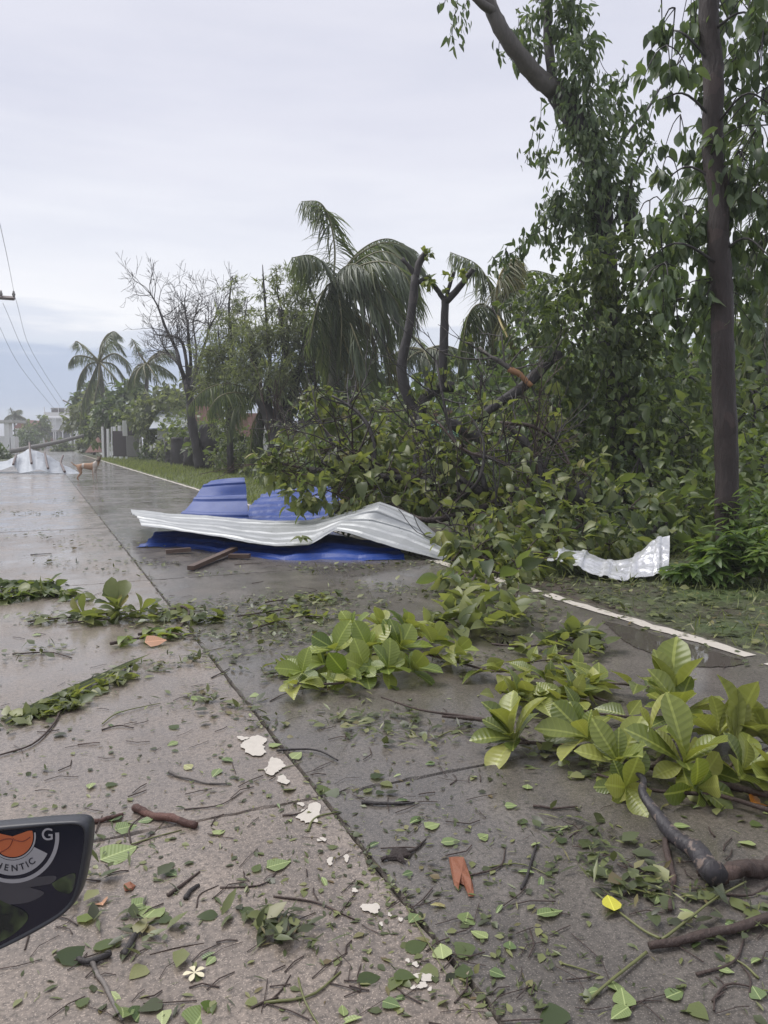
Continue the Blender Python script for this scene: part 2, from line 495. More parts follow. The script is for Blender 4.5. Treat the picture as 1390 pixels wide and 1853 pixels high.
kg = NT('verge soil and grass')
gpos = kg.new('ShaderNodeNewGeometry').outputs['Position']
g1 = kg.noise(0.7, 6, 0.6, vec=gpos); g2 = kg.noise(14, 5, 0.7, vec=gpos); g3 = kg.noise(60, 3, 0.7, vec=gpos)
gc = kg.mix(g2, (0.045, 0.032, 0.024), (0.085, 0.062, 0.045))
gc = kg.mix(kg.ramp(g1, [(0.42, (0, 0, 0)), (0.58, (1, 1, 1))]), gc, kg.mix(g3, (0.045, 0.075, 0.02), (0.09, 0.13, 0.035)))
kg.set(Base_Color=gc, Roughness=0.6); kg.bump(kg.math('ADD', g2, g3), 0.7, 0.03)
M['ground'] = kg.m
kg = NT('lawn soil')
gpos = kg.new('ShaderNodeNewGeometry').outputs['Position']
g2 = kg.noise(3, 5, 0.7, vec=gpos); g3 = kg.noise(50, 3, 0.7, vec=gpos)
kg.set(Base_Color=kg.mix(g3, kg.mix(g2, (0.12, 0.155, 0.055), (0.17, 0.20, 0.075)), (0.08, 0.10, 0.035)), Roughness=0.7); kg.bump(g3, 0.7, 0.03)
M['lawn'] = kg.m
kw = NT('standing water')
kw.set(Base_Color=(0.085, 0.075, 0.064), Roughness=0.03)
kw.bump(kw.noise(5, 2, 0.5), 0.04, 0.01)
M['water'] = kw.m


# ------------------------------------------------------------------ leaf shapes (base at origin, tip at +Y, face +Z)
def leaf_proto(shape, nseg=5, fold=0.25, curl=0.18, wave=0.0, twist=0.0):
    prof = {'ovate': lambda t: 0.36 * math.sin(math.pi * t ** 0.75) ** 0.85 * (1 - 0.25 * t),
            'lance': lambda t: 0.17 * math.sin(math.pi * t ** 0.8) ** 0.8,
            'obovate': lambda t: 0.03 + 0.215 * math.sin(math.pi * min(1, t ** 1.9 * 0.98 + 0.0)) ** 0.75,
            'heart': lambda t: 0.44 * math.sin(math.pi * min(1, (t * 0.93 + 0.07)) ** 0.62) ** 0.9,
            'oval': lambda t: 0.25 * math.sin(math.pi * t ** 0.8) ** 0.8,
            'round': lambda t: 0.04 + 0.30 * math.sin(math.pi * min(1, t ** 1.35)) ** 0.7,
            'blade': lambda t: 0.055 * (1 - t) ** 0.5 + 0.004,
            'needle': lambda t: 0.09 * math.sin(math.pi * (t * 0.9 + 0.1)) ** 0.7}[shape]
    V, U, L, N, LU = [], [], [], [], []
    for i in range(nseg + 1):
        t = i / nseg
        w = prof(t) if 0 < i < nseg else (0.018 if i == 0 else 0.0)
        z = -curl * t * t
        if i == nseg:
            V.append((0, t, z)); U.append((0.5, 1.0))
        else:
            wz = wave * math.sin(i * 2.3)
            V += [(-w, t, z + fold * w + wz), (0, t, z), (w, t, z + fold * w - wz)]
            U += [(0.5 - w, t), (0.5, t), (0.5 + w, t)]
    for i in range(nseg):
        a = i * 3
        b = a + 3
        if i < nseg - 1:
            for q in ((a, a + 1, b + 1, b), (a + 1, a + 2, b + 2, b + 1)):
                L += q; N.append(4)
        else:
            for q in ((a, a + 1, b), (a + 1, a + 2, b)):
                L += q; N.append(3)
    V = np.array(V, float); U = np.array(U, float)
    L = np.array(L); N = np.array(N)
    if twist:
        for v in V:
            a = twist * v[1]
            x, z = v[0], v[2]
            v[0] = x * math.cos(a) - z * math.sin(a); v[2] = x * math.sin(a) + z * math.cos(a)
    return V, L, N, U[L]


P_OV = leaf_proto('ovate', 4, 0.3, 0.25)
P_OV2 = leaf_proto('ovate', 5, 0.35, 0.45, 0.02)
P_LA = leaf_proto('lance', 4, 0.3, 0.25)
P_OVN = leaf_proto('oval', 5, 0.4, 0.35, 0.015)
P_RO = leaf_proto('round', 8, 0.22, 0.25, 0.012)
P_SM = leaf_proto('needle', 2, 0.3, 0.25)
P_OB = leaf_proto('obovate', 10, 0.30, 0.20, 0.006)
P_OB2 = leaf_proto('obovate', 10, 0.50, 0.38, 0.008, 0.25)
P_HE = leaf_proto('heart', 5, 0.25, 0.2, 0.015)
P_BL = leaf_proto('blade', 3, 0.2, 0.35)
P_FLAT = leaf_proto('ovate', 6, 0.07, 0.05, 0.012)
P_FLATH = leaf_proto('heart', 6, 0.06, 0.04, 0.012)

_leafmesh = {}


def leaf_mesh(proto, mat, nm):
    key = (id(proto), mat.name)
    if key not in _leafmesh:
        b = Buf(); b.add(proto[0], proto[1], proto[2], proto[3])
        o = b.build(nm, mat)
        _leafmesh[key] = o.data
        bpy.data.objects.remove(o)
    return _leafmesh[key]


def leaf_objects(name, proto, mat, pos, dirs, nrms, size, parent=None):
    """each leaf an object of its own, sharing mesh data"""
    me = leaf_mesh(proto, mat, name)
    base = root_loc(parent) if parent is not None else np.zeros(3)
    y = nrm(dirs); x = nrm(np.cross(y, nrms)); z = np.cross(x, y)
    out = []
    for i in range(len(pos)):
        o = bpy.data.objects.new(name, me)
        col.objects.link(o)
        s = float(size[i])
        m = Matrix(((x[i][0] * s, y[i][0] * s, z[i][0] * s, pos[i][0] - base[0]),
                    (x[i][1] * s, y[i][1] * s, z[i][1] * s, pos[i][1] - base[1]),
                    (x[i][2] * s, y[i][2] * s, z[i][2] * s, pos[i][2] - base[2]),
                    (0, 0, 0, 1)))
        if parent is not None:
            o.parent = parent
        o.matrix_local = m
        out.append(o)
    return out


def foliage(root, proto, mat, pos, dirs, nrms, size, n_obj=0, name='crown'):
    """the n_obj leaves nearest the camera become leaf objects, the others one joined part"""
    pos, dirs, nrms, size = (np.asarray(a, float) for a in (pos, dirs, nrms, size))
    if n_obj:
        q = pos - C0
        dep = q @ _f
        x = 695 + FPX * (q @ _r) / dep; y = 926.5 - FPX * (q @ _u) / dep
        inside = (x > -20) & (x < 1410) & (y > -20) & (y < 1870)
        order = np.argsort(dep / size + np.where(inside, 0, 1e6))
        a, b = order[:n_obj], order[n_obj:]
        leaf_objects('leaf', proto, mat, pos[a], dirs[a], nrms[a], size[a], root)
    else:
        b = np.arange(len(pos))
    if len(b):
        bf = Buf(); bf.leaves(proto, pos[b], dirs[b], nrms[b], size[b])
        o = bf.build(name, mat, root)
        kind(o, 'stuff')


def cloud(rng, c, rad, n, sub=14, tight=0.3):
    """uneven clump of n points about c"""
    rad = np.asarray(rad) * np.ones(3)
    ks = max(1, n // sub)
    cc = rng.normal(0, 0.5, (ks, 3)); cc = cc / np.maximum(1, np.linalg.norm(cc, axis=1, keepdims=True))
    i = rng.integers(0, ks, n)
    p = cc[i] + rng.normal(0, tight * 0.5, (n, 3))
    return np.asarray(c) + p * rad, np.asarray(c) + cc * rad


def leaf_dirs(rng, pos, c, out=0.6, down=0.6, rnd=0.6, wind=0.25):
    d = nrm(pos - np.asarray(c)) * out + rng.normal(0, rnd, pos.shape)
    d[:, 2] -= down
    d += wind * _r
    nn = rng.normal(0, 0.55, pos.shape); nn[:, 2] += 1
    return nrm(d), nrm(nn)


def limb(buf, pts, r0, r1, n=None, seg=8, rng=None, rough=0.08, mat=0):
    n = n or max(4, len(pts) * 3)
    p = catmull(pts, n)
    if rng is not None:
        w = catmull(rng.normal(0, (0.22 if max(r0, r1) < .07 else .09) * max(r0, r1), (max(3, n // 3), 3)), n); w[0] = 0
        p = p + w
    buf.tube(p, np.linspace(r0, r1, n), seg, rng, rough, mat)
    return p


def grow(buf, rng, p, d, length, r, depth, tips, spread=0.6, up=0.15, kids=(2, 4), shrink=0.68, seg=5, mat=0, minr=0.004):
    n = 5
    pts = [np.array(p)]
    dd = nrm(d)
    for i in range(n):
        dd = nrm(dd + rng.normal(0, 0.12, 3) + np.array([0, 0, up * 0.25]))
        pts.append(pts[-1] + dd * length / n)
    buf.tube(pts, np.linspace(r, max(minr, r * 0.55), n + 1), seg if depth > 0 else 4, rng, 0.06, mat, cap=False)
    if depth == 0:
        tips.append((pts[-1], dd)); tips.append((pts[-3], dd))
        return
    for k in range(rng.integers(kids[0], kids[1] + 1)):
        i = rng.integers(2, n + 1)
        nd = nrm(dd + rng.normal(0, spread, 3) + np.array([0, 0, up]))
        grow(buf, rng, pts[i], nd, length * shrink * rng.uniform(0.75, 1.2), max(minr, r * 0.55), depth - 1, tips, spread, up, kids, shrink, seg, mat, minr)
    tips.append((pts[-1], dd))


# ================================================================== ground, road
b = Buf()
b.faces([(-600, -60, -0.03), (600, -60, -0.03), (600, 940, -0.03), (-600, 940, -0.03)], [(0, 1, 2, 3)])
kind(b.build('ground', M['ground']), 'structure')
b = Buf()
rng = np.random.default_rng(1)
ys = np.linspace(11, 62, 40)
inner = [(3.66, y, -0.012) for y in ys]
outer = [(8.5 + rng.normal(0, 0.3), y, -0.012) for y in ys]
b.faces(inner + outer, [(i, 40 + i, 41 + i, i + 1) for i in range(39)])
lawn = kind(b.build('lawn', M['lawn']), 'structure')

XJ, XR, XL = 0.83, 3.72, -2.03
SLAB = 4.5
road = bpy.data.objects.new('road', None); col.objects.link(road); kind(road, 'structure')
b = Buf()
b.box(((XL + XR) / 2, 148, -0.045), (XR - XL, 312, 0.04))
b.build('joint_bed', M['joint'], road, smooth=False)


def slab_mesh(w, l, mat, rng):
    """bevelled concrete slab with a slightly chipped outline, top at z = 0"""
    n = 60
    def outline(inset):
        pts = []
        for (x0, y0, x1, y1) in ((0, 0, w, 0), (w, 0, w, l), (w, l, 0, l), (0, l, 0, 0)):
            for i in range(n):
                t = i / n
                pts.append((x0 + (x1 - x0) * t, y0 + (y1 - y0) * t))
        p = np.array(pts); c = np.array([w / 2, l / 2])
        return c + (p - c) * (1 - 2 * inset / np.array([w, l]))
    o1 = outline(0.003); o0 = outline(0.007)
    jit = np.abs(rng.normal(0, 0.003, len(o0))) + (rng.random(len(o0)) < .06) * rng.uniform(.008, .02, len(o0))
    o0 = o0 + (np.array([w / 2, l / 2]) - o0) * (jit / 1.4)[:, None]
    V = np.vstack([np.c_[o0, np.zeros(len(o0))], np.c_[o1, np.full(len(o1), -0.014)], np.c_[o1, np.full(len(o1), -0.03)]])
    m = len(o0)
    F = [tuple(range(m))]
    for r in range(2):
        F += [(r * m + (i + 1) % m, r * m + i, (r + 1) * m + i, (r + 1) * m + (i + 1) % m) for i in range(m)]
    bf = Buf(); bf.faces(V, F)
    o = bf.build('slab', mat, smooth=False)
    me = o.data; bpy.data.objects.remove(o)
    return me


rng = np.random.default_rng(2)
tanm = [slab_mesh(XJ - XL, SLAB, M['slab_tan'], rng) for _ in range(2)]
greym = [slab_mesh(XR - XJ, SLAB, M['slab_grey'], rng) for _ in range(2)]
for k in range(-3, 34):
    for x, ms in ((XL, tanm), (XJ, greym)):
        far = k > 3 and x == XJ
        o = bpy.data.objects.new('slab', ms[k % 2]); col.objects.link(o)
        o.parent = road
        o.location = (x, 2.38 + SLAB * k, float(rng.normal(0, 0.0015)))

# edge line, worn
rng = np.random.default_rng(3)
def edge_line(y0, y1):
    n = int((y1 - y0) / 0.12) + 2
    y = np.linspace(y0, y1, n)
    xa = 3.55 + rng.normal(0, 0.008, n) + .012 * np.sin(y * 5.1) * np.sin(y * 1.7); xb = 3.655 + rng.normal(0, 0.010, n) + .012 * np.sin(y * 3.7 + 1)
    z = 0.0045
    V = [(xa[i], y[i], z) for i in range(n)] + [(xb[i], y[i], z) for i in range(n)]
    bf = Buf(); bf.faces(V, [(i, n + i, n + i + 1, i + 1) for i in range(n - 1)])
    bf.build('edge_line', M['paint'], road)
for a, c in ((1.2, 2.88), (3.02, 4.95), (5.05, 11.0), (11.1, 30), (30.1, 75)):
    edge_line(a, c)

# peeling centre line: ragged flakes of white paint
def flake(px, py, wpx, hpx, seed):
    rg = np.random.default_rng(seed)
    c = gr(px, py, 0.005)
    n = 46
    a = np.linspace(0, 2 * math.pi, n, endpoint=False)
    r = 1 + 0.22 * np.sin(a * 2 + rg.uniform(0, 6)) + 0.16 * np.sin(a * 3 + rg.uniform(0, 6)) + 0.07 * np.sin(a * 7 + rg.uniform(0, 6)) + rg.normal(0, 0.055, n)
    r = np.clip(r, 0.35, 1.6)
    ex = gr(px + wpx / 2, py, 0.005) - c; ey = gr(px, py - hpx / 2, 0.005) - c
    V = [c + ex * math.cos(t) * q * 0.85 + ey * math.sin(t) * q * 0.85 for t, q in zip(a, r)]
    V = np.array(V); V[:, 2] = 0.0055
    bf = Buf(); bf.faces(np.vstack([[c[0], c[1], 0.0055], V]), [(0, i + 1, (i + 1) % n + 1) for i in range(n)])
    bf.build('paint_flake', M['paint'], road)
for i, q in enumerate([(460, 1348, 62, 34), (497, 1386, 42, 30), (512, 1411, 26, 16), (562, 1472, 44, 40), (582, 1519, 16, 10), (597, 1558, 14, 14), (627, 1552, 12, 14),
                       (642, 1611, 14, 8), (672, 1643, 34, 24), (690, 1672, 8, 8), (725, 1664, 8, 10), (738, 1738, 8, 10), (752, 1745, 14, 10), (768, 1768, 40, 16), (764, 1783, 24, 12),
                       (748, 1787, 10, 8), (778, 1790, 10, 8), (440, 1336, 22, 10), (545, 1455, 14, 8), (705, 1655, 8, 8)]):
    flake(*q, seed=50 + i)

# puddles
def puddle(pts, seed):
    rg = np.random.default_rng(seed)
    P = catmull([gr(x, y, 0.003) for x, y in pts] + [gr(*pts[0], 0.003)], 60)[:-1]
    P += rg.normal(0, 0.008, P.shape); P[:, 2] = 0.0035
    bf = Buf(); bf.faces(np.vstack([P.mean(0), P]), [(0, i + 1, (i + 1) % len(P) + 1) for i in range(len(P))])
    kind(bf.build('puddle', M['water']), 'structure')
puddle([(1090, 1122), (1150, 1137), (1230, 1160), (1310, 1184), (1350, 1200), (1310, 1206), (1262, 1206), (1228, 1192), (1200, 1186), (1150, 1172), (1118, 1148)], 1)
puddle([(868, 1152), (892, 1143), (925, 1150), (950, 1148), (940, 1160), (905, 1168)], 2)

# ================================================================== roofing sheets
def sheet(net, nu, nv, ribs, rib_h, along='u', thick=0.0015, rough=0.0, seed=0, crump=3.0, crisp=0.0):
    """ribbed sheet through a net of points; returns a Buf with slot 0 above, slot 1 below, slot 2 rim"""
    rg = np.random.default_rng(seed)
    net = np.array(net, float)
    def lin(P, n):
        P = np.asarray(P); t = np.linspace(0, len(P) - 1, n)
        return np.stack([np.interp(t, np.arange(len(P)), P[:, k]) for k in range(3)], 1)
    rows = np.array([lin(r, nu) * (crisp) + catmull(r, nu) * (1 - crisp) for r in net])
    S = np.stack([catmull(rows[:, i], nv) for i in range(nu)], 1)          # nv x nu x 3
    du = np.gradient(S, axis=1); dv = np.gradient(S, axis=0)
    nn = nrm(np.cross(du, dv))
    nn = np.where(nn[..., 2:3] < 0, -nn, nn) if np.mean(nn[..., 2]) < 0 else nn
    t = np.linspace(0, 1, nv)[:, None] * np.ones((1, nu)) if along == 'u' else np.ones((nv, 1)) * np.linspace(0, 1, nu)[None]
    ph = (t * ribs) % 1
    h = np.clip(1 - np.abs(ph - 0.5) / 0.16, 0, 1)
    h = np.minimum(h * 1.8, 1) * rib_h
    S = S + nn * h[..., None]
    if rough:
        off = Vector((seed * 7.1, seed * 3.3, 0))
        W = np.array([[noise.turbulence(Vector(S[j, i]) * crump + off, 3, True, noise_basis='PERLIN_ORIGINAL') - 0.45 for i in range(nu)] for j in range(nv)])
        S = S + nn * (W * rough)[..., None]
    top = S + nn * thick; bot = S - nn * thick
    bf = Buf()
    F = [(j * nu + i, j * nu + i + 1, (j + 1) * nu + i + 1, (j + 1) * nu + i) for j in range(nv - 1) for i in range(nu - 1)]
    flip = np.mean(np.cross(du, dv)[..., 2]) < 0
    bf.faces(top.reshape(-1, 3), [f[::-1] for f in F] if flip else F, 0)
    bf.faces(bot.reshape(-1, 3), F if flip else [f[::-1] for f in F], 1)
    ring = [(0, i) for i in range(nu)] + [(j, nu - 1) for j in range(1, nv)] + [(nv - 1, i) for i in range(nu - 2, -1, -1)] + [(j, 0) for j in range(nv - 2, 0, -1)]
    a = np.array([top[j, i] for j, i in ring]); c = np.array([bot[j, i] for j, i in ring]); m = len(ring)
    bf.faces(np.vstack([a, c]), [(k, (k + 1) % m, m + (k + 1) % m, m + k) for k in range(m)], 2)
    return bf


def sheet_thing(name, label, net, mats, **kw):
    bf = sheet(net, **kw)
    V = np.vstack(bf.V); base = V.mean(0); base[2] = V[:, 2].min()
    o = bf.build(name, mats, base=base, smooth=False)
    return tag(o, label, 'roofing sheet')


def zat(x, y, d):
    return at(x, y, d)

# grey sheet on top (rows front -> back)
net = [[at(256, 952, 8.85), at(310, 958, 8.6), at(370, 968, 8.35), at(440, 980, 8.1), at(500, 989, 7.95), at(560, 986, 8.0), at(606, 960, 8.25), at(650, 970, 8.0), at(715, 990, 7.85), at(800, 1012, 7.8)],
       [at(250, 938, 9.5), at(310, 948, 9.2), at(370, 955, 9.0), at(440, 964, 8.8), at(500, 970, 8.6), at(570, 965, 8.5), at(620, 946, 8.6), at(670, 948, 8.5), at(740, 966, 8.3), at(812, 1004, 8.0)],
       [at(240, 930, 10.1), at(310, 938, 10.0), at(370, 942, 9.9), at(440, 948, 9.7), at(500, 951, 9.5), at(570, 948, 9.3), at(630, 932, 8.9), at(684, 918, 8.6), at(750, 948, 8.4), at(815, 996, 8.25)],
       [at(236, 922, 10.9), at(310, 930, 10.7), at(372, 932, 10.6), at(440, 939, 10.4), at(500, 943, 10.2), at(560, 942, 10.0), at(635, 926, 9.3), at(688, 908, 8.9), at(745, 930, 8.7), at(812, 985, 8.6)]]
sheet_thing('roofing_sheet', 'large grey roofing sheet lying bent across the road, underside blue, hump at one end', net, [M['galv'], M['blue'], M['galv']],
            nu=110, nv=70, ribs=6, rib_h=0.015, along='u', rough=0.022, seed=11, crump=1.6, crisp=0.85)
# blue sheet under it
net = [[at(246, 991, 8.75), at(320, 990, 8.8), at(400, 1000, 8.36), at(470, 1010, 7.98), at(515, 1018, 7.75), at(580, 1014, 7.85), at(660, 1015, 7.8), at(733, 1012, 7.85)],
       [at(262, 983, 9.0), at(325, 980, 9.1), at(400, 988, 8.6), at(470, 996, 8.3), at(520, 1000, 8.1), at(590, 994, 8.2), at(660, 998, 8.1), at(728, 1000, 8.1)],
       [at(275, 972, 9.4), at(330, 968, 9.5), at(400, 975, 9.0), at(470, 982, 8.8), at(525, 988, 8.5), at(590, 976, 8.7), at(655, 985, 8.5), at(720, 993, 8.4)],
       [at(280, 962, 10.0), at(335, 958, 10.0), at(400, 966, 9.6), at(470, 972, 9.4), at(530, 976, 9.2), at(590, 966, 9.2), at(650, 975, 9.0), at(715, 985, 8.8)]]
sheet_thing('roofing_sheet', 'creased blue roofing sheet flat on the road beneath the large grey sheet', net, [M['blue'], M['galv'], M['blue']],
            nu=80, nv=40, ribs=3, rib_h=0.02, along='u', rough=0.03, seed=12, crump=2.0, crisp=0.8)
# upright blue sheet
net = [[at(318, 940, 11.2), at(360, 944, 11.1), at(405, 945, 11.0), at(452, 944, 11.0)],
       [at(336, 922, 11.4), at(365, 924, 11.3), at(405, 925, 11.2), at(449, 925, 11.1)],
       [at(352, 903, 11.6), at(375, 903, 11.5), at(410, 902, 11.4), at(447, 901, 11.3)],
       [at(364, 884, 11.75), at(385, 882, 11.65), at(412, 880, 11.5), at(445, 878, 11.4)],
       [at(382, 870, 11.85), at(400, 867, 11.7), at(420, 865, 11.6), at(442, 864, 11.5)]]
b = sheet(net, nu=26, nv=60, ribs=3, rib_h=0.02, along='u', seed=13)
V = np.vstack(b.V); base = V.mean(0); base[2] = V[:, 2].min()
tag(b.build('roofing_sheet', [M['blue'], M['blue'], M['galv']], base=base, smooth=False), 'blue roofing sheet curling upright off the road behind the grey sheet', 'roofing sheet')
# blue sheet pinned under the branches
net = [[at(448, 946, 11.3), at(500, 947, 11.2), at(560, 948, 11.1), at(640, 948, 11.0)],
       [at(448, 935, 11.8), at(500, 932, 11.8), at(560, 932, 11.7), at(640, 932, 11.5)],
       [at(452, 918, 12.5), at(500, 914, 12.4), at(555, 912, 12.4), at(630, 910, 12.2)],
       [at(470, 900, 13.2), at(510, 897, 13.0), at(560, 892, 12.9), at(620, 888, 12.7)],
       [at(490, 890, 13.8), at(520, 886, 13.5), at(570, 880, 13.3), at(614, 872, 13.1)]]
sheet_thing('roofing_sheet', 'crumpled light blue roofing sheet half hidden under the fallen branches', net, [M['blue'], M['galv'], M['blue']],
            nu=40, nv=60, ribs=7, rib_h=0.025, along='u', rough=0.04, seed=14, crump=2.2)


def plank(label, p, q, w, h, mat=None):
    p, q = np.array(p), np.array(q)
    d = nrm(q - p); s = nrm(np.cross(d, [0, 0, 1])); u = np.cross(s, d)
    L = np.linalg.norm(q - p)
    rg = np.random.default_rng(int(abs(p[0]) * 1000))
    bf = Buf(); n = 7
    V = []
    for i in range(n):
        c = p + d * L * i / (n - 1)
        for a, e in ((-1, -1), (1, -1), (1, 1), (-1, 1)):
            V.append(c + s * a * w / 2 * (1 + rg.normal(0, .03)) + u * e * h / 2)
    F = [tuple(range(4))[::-1], tuple(range(4 * n - 4, 4 * n))]
    F += [(4 * i + k, 4 * i + (k + 1) % 4, 4 * i + 4 + (k + 1) % 4, 4 * i + 4 + k) for i in range(n - 1) for k in range(4)]
    bf.faces(V, F)
    o = bf.build('plank', mat or M['wood'], base=p, smooth=False)
    if label:
        tag(o, label, 'plank')
    return o


plank('broken brown timber plank sticking out from under the blue sheet', gr(345, 1028, 0.03), gr(425, 993, 0.06), 0.065, 0.04)
plank('short dark timber end under the tip of the blue sheet', gr(300, 998, 0.03), gr(345, 994, 0.04), 0.065, 0.04)
plank('short brown timber under the middle of the blue sheet', gr(415, 1006, 0.03), gr(452, 1006, 0.035), 0.065, 0.04)

# torn off roof further down the road
base = gr(70, 857)
rt = thing('torn_roof', 'pale torn roof panel with battens, heaped across the left lane', 'roof panel', base)
net = [[at(-60, 855, 29.5), at(-20, 854, 29.5), at(10, 848, 29.6), at(26, 844, 29.6), at(36, 856, 29.2), at(58, 853, 29.3), at(72, 850, 29.4), at(92, 855, 29.2), at(115, 857, 29.2), at(146, 857, 29.3)],
       [at(-55, 845, 30.5), at(-18, 843, 30.5), at(12, 839, 30.5), at(27, 830, 30.5), at(40, 836, 30.4), at(58, 833, 30.5), at(78, 837, 30.4), at(98, 845, 30.4), at(118, 850, 30.4), at(141, 854, 30.4)],
       [at(-50, 838, 31.5), at(-14, 836, 31.5), at(12, 834, 31.5), at(28, 826, 31.6), at(42, 818, 31.8), at(55, 812, 31.9), at(78, 821, 31.9), at(98, 832, 31.9), at(115, 841, 31.9), at(135, 850, 31.9)]]
o = sheet(net, nu=70, nv=30, ribs=9, rib_h=0.008, along='v', rough=0.06, seed=15, crump=1.2, crisp=.5).build('panel', [M['galv_blue'], M['dark_metal'], M['galv_blue']], rt, smooth=False)
for pts in ([(57, 840, 29.5), (55, 826, 30.6), (53, 803, 31.7)], [(87, 849, 29.3), (84, 837, 30.4), (81, 820, 31.6)], [(117, 855, 29.2), (113, 846, 30.2), (110, 838, 30.8), (114, 826, 31.5)], [(24, 842, 29.5), (27, 832, 30.4), (29, 825, 31.4)]):
    b = Buf(); limb(b, [at(x, y - 1.5, d - 0.1) for x, y, d in pts], 0.05, 0.04, seg=5)
    b.build('batten', M['wood_grey'], rt, smooth=False)

# foil insulation at the verge
net = [[at(990, 1016, 7.05), at(1020, 1020, 7.0), at(1055, 1030, 6.95), at(1095, 1046, 6.8), at(1135, 1050, 6.75), at(1175, 1043, 6.8), at(1210, 1040, 6.85)],
       [at(992, 1008, 7.2), at(1022, 1008, 7.15), at(1058, 1018, 7.1), at(1098, 1032, 7.0), at(1138, 1034, 6.95), at(1178, 1022, 7.0), at(1211, 1014, 7.0)],
       [at(998, 1000, 7.35), at(1026, 998, 7.3), at(1062, 1006, 7.25), at(1100, 1020, 7.2), at(1142, 1016, 7.2), at(1176, 995, 7.2), at(1212, 990, 7.2)],
       [at(1006, 996, 7.45), at(1030, 994, 7.45), at(1066, 1001, 7.4), at(1104, 1014, 7.35), at(1146, 1008, 7.4), at(1180, 978, 7.4), at(1212, 968, 7.4)]]
b = sheet(net, nu=90, nv=60, ribs=5, rib_h=0.02, along='v', rough=0.03, seed=16, crump=5.0)
V = np.vstack(b.V); base = V.mean(0); base[2] = V[:, 2].min()
tag(b.build('foil_sheet', [M['foil'], M['foil'], M['foil']], base=base, smooth=False), 'crumpled silver insulation foil lying on the verge under the bushes', 'foil')


# ================================================================== palms
def frond(root, pts, leaf, mat, rmat, rng, n_leaf=46, droop=0.8, wind=0.35, r=0.03, pale=False):
    p = catmull(pts, 26)
    L = np.sum(np.linalg.norm(np.diff(p, axis=0), axis=1))
    bf = Buf()
    n_leaf = int(n_leaf * 1.6)
    q = catmull(p[3:], n_leaf)
    t = nrm(np.gradient(q, axis=0))
    up = np.array([0, 0, 1.0])
    side = nrm(np.cross(t, up) + 1e-4)
    s = np.linspace(0, 1, n_leaf)
    size = leaf * (0.35 + 0.65 * np.sin(np.pi * np.clip(s * 0.82 + 0.16, 0, 1)) ** 0.7)
    for sg in (-1, 1):
        d = side * sg * 0.85 + t * 0.55 + rng.normal(0, 0.13, q.shape)
        d[:, 2] -= droop * rng.uniform(0.6, 1.3, n_leaf)
        d += wind * _r
        nn = up + side * sg * 0.6 + rng.normal(0, 0.2, q.shape)
        keep = rng.random(n_leaf) > 0.16
        bf.leaves(P_BL, q[keep], d[keep], nn[keep], (size * rng.uniform(0.75, 1.1, n_leaf))[keep], 0.5)
    fo = bf.build('frond', mat, root)
    bf = Buf()
    bf.tube(p, np.linspace(r, r * 0.2, len(p)), 5)
    bf.build('rachis', rmat, fo)


def palm(name, label, crown, base, fronds, d, leaf, rng, trunk_r=0.14, pale=(), n_leaf=46, group=None, droop=0.8, wind=0.35):
    """fronds: polylines in photo pixels with depth offsets"""
    root = thing(name, label, 'palm tree', base, group)
    bf = Buf()
    c = np.array(crown); bb = np.array(base)
    mid = (c + bb) / 2 + np.array([rng.normal(0, .15), rng.normal(0, .15), 0])
    limb(bf, [bb, mid, c], trunk_r * 1.25, trunk_r * 0.8, 26, 10, rng, 0.05)
    bf.build('trunk', M['bark_palm'], root)
    for i, f in enumerate(fronds):
        pts = [at(x, y, d + dz) for x, y, dz in f]
        if i in pale:
            frond(root, pts, leaf, M['palm_pale'], M['rachis_yellow'], rng, n_leaf, droop * 1.4, wind, 0.0022 * d)
        else:
            frond(root, pts, leaf, M['palm'], M['rachis'], rng, n_leaf, droop, wind, 0.0016 * d)
    return root


def auto_fronds(cx, cy, d, lpx, n, rng, wind=0.45, grav=0.9, lo=-0.2, hi=1.0):
    """a windblown crown about (cx, cy) as pixel polylines with depth offsets"""
    out = []
    for i in range(n):
        az = 2 * math.pi * (i + rng.uniform(-.3, .3)) / n
        el = rng.uniform(lo, hi)
        v = np.array([math.cos(az) * math.cos(el), math.sin(az) * math.cos(el), math.sin(el)])   # right, depth, up
        p = np.zeros(3); pts = [p.copy()]
        L = lpx * rng.uniform(0.8, 1.1)
        for k in range(6):
            p = p + v * L / 6
            v = v + np.array([wind * 0.22, 0, -grav * 0.24]); v = v / np.linalg.norm(v)
            pts.append(p.copy())
        out.append([(cx + q[0], cy - q[2], q[1] * d / FPX) for q in pts])
    return out


rng = np.random.default_rng(21)
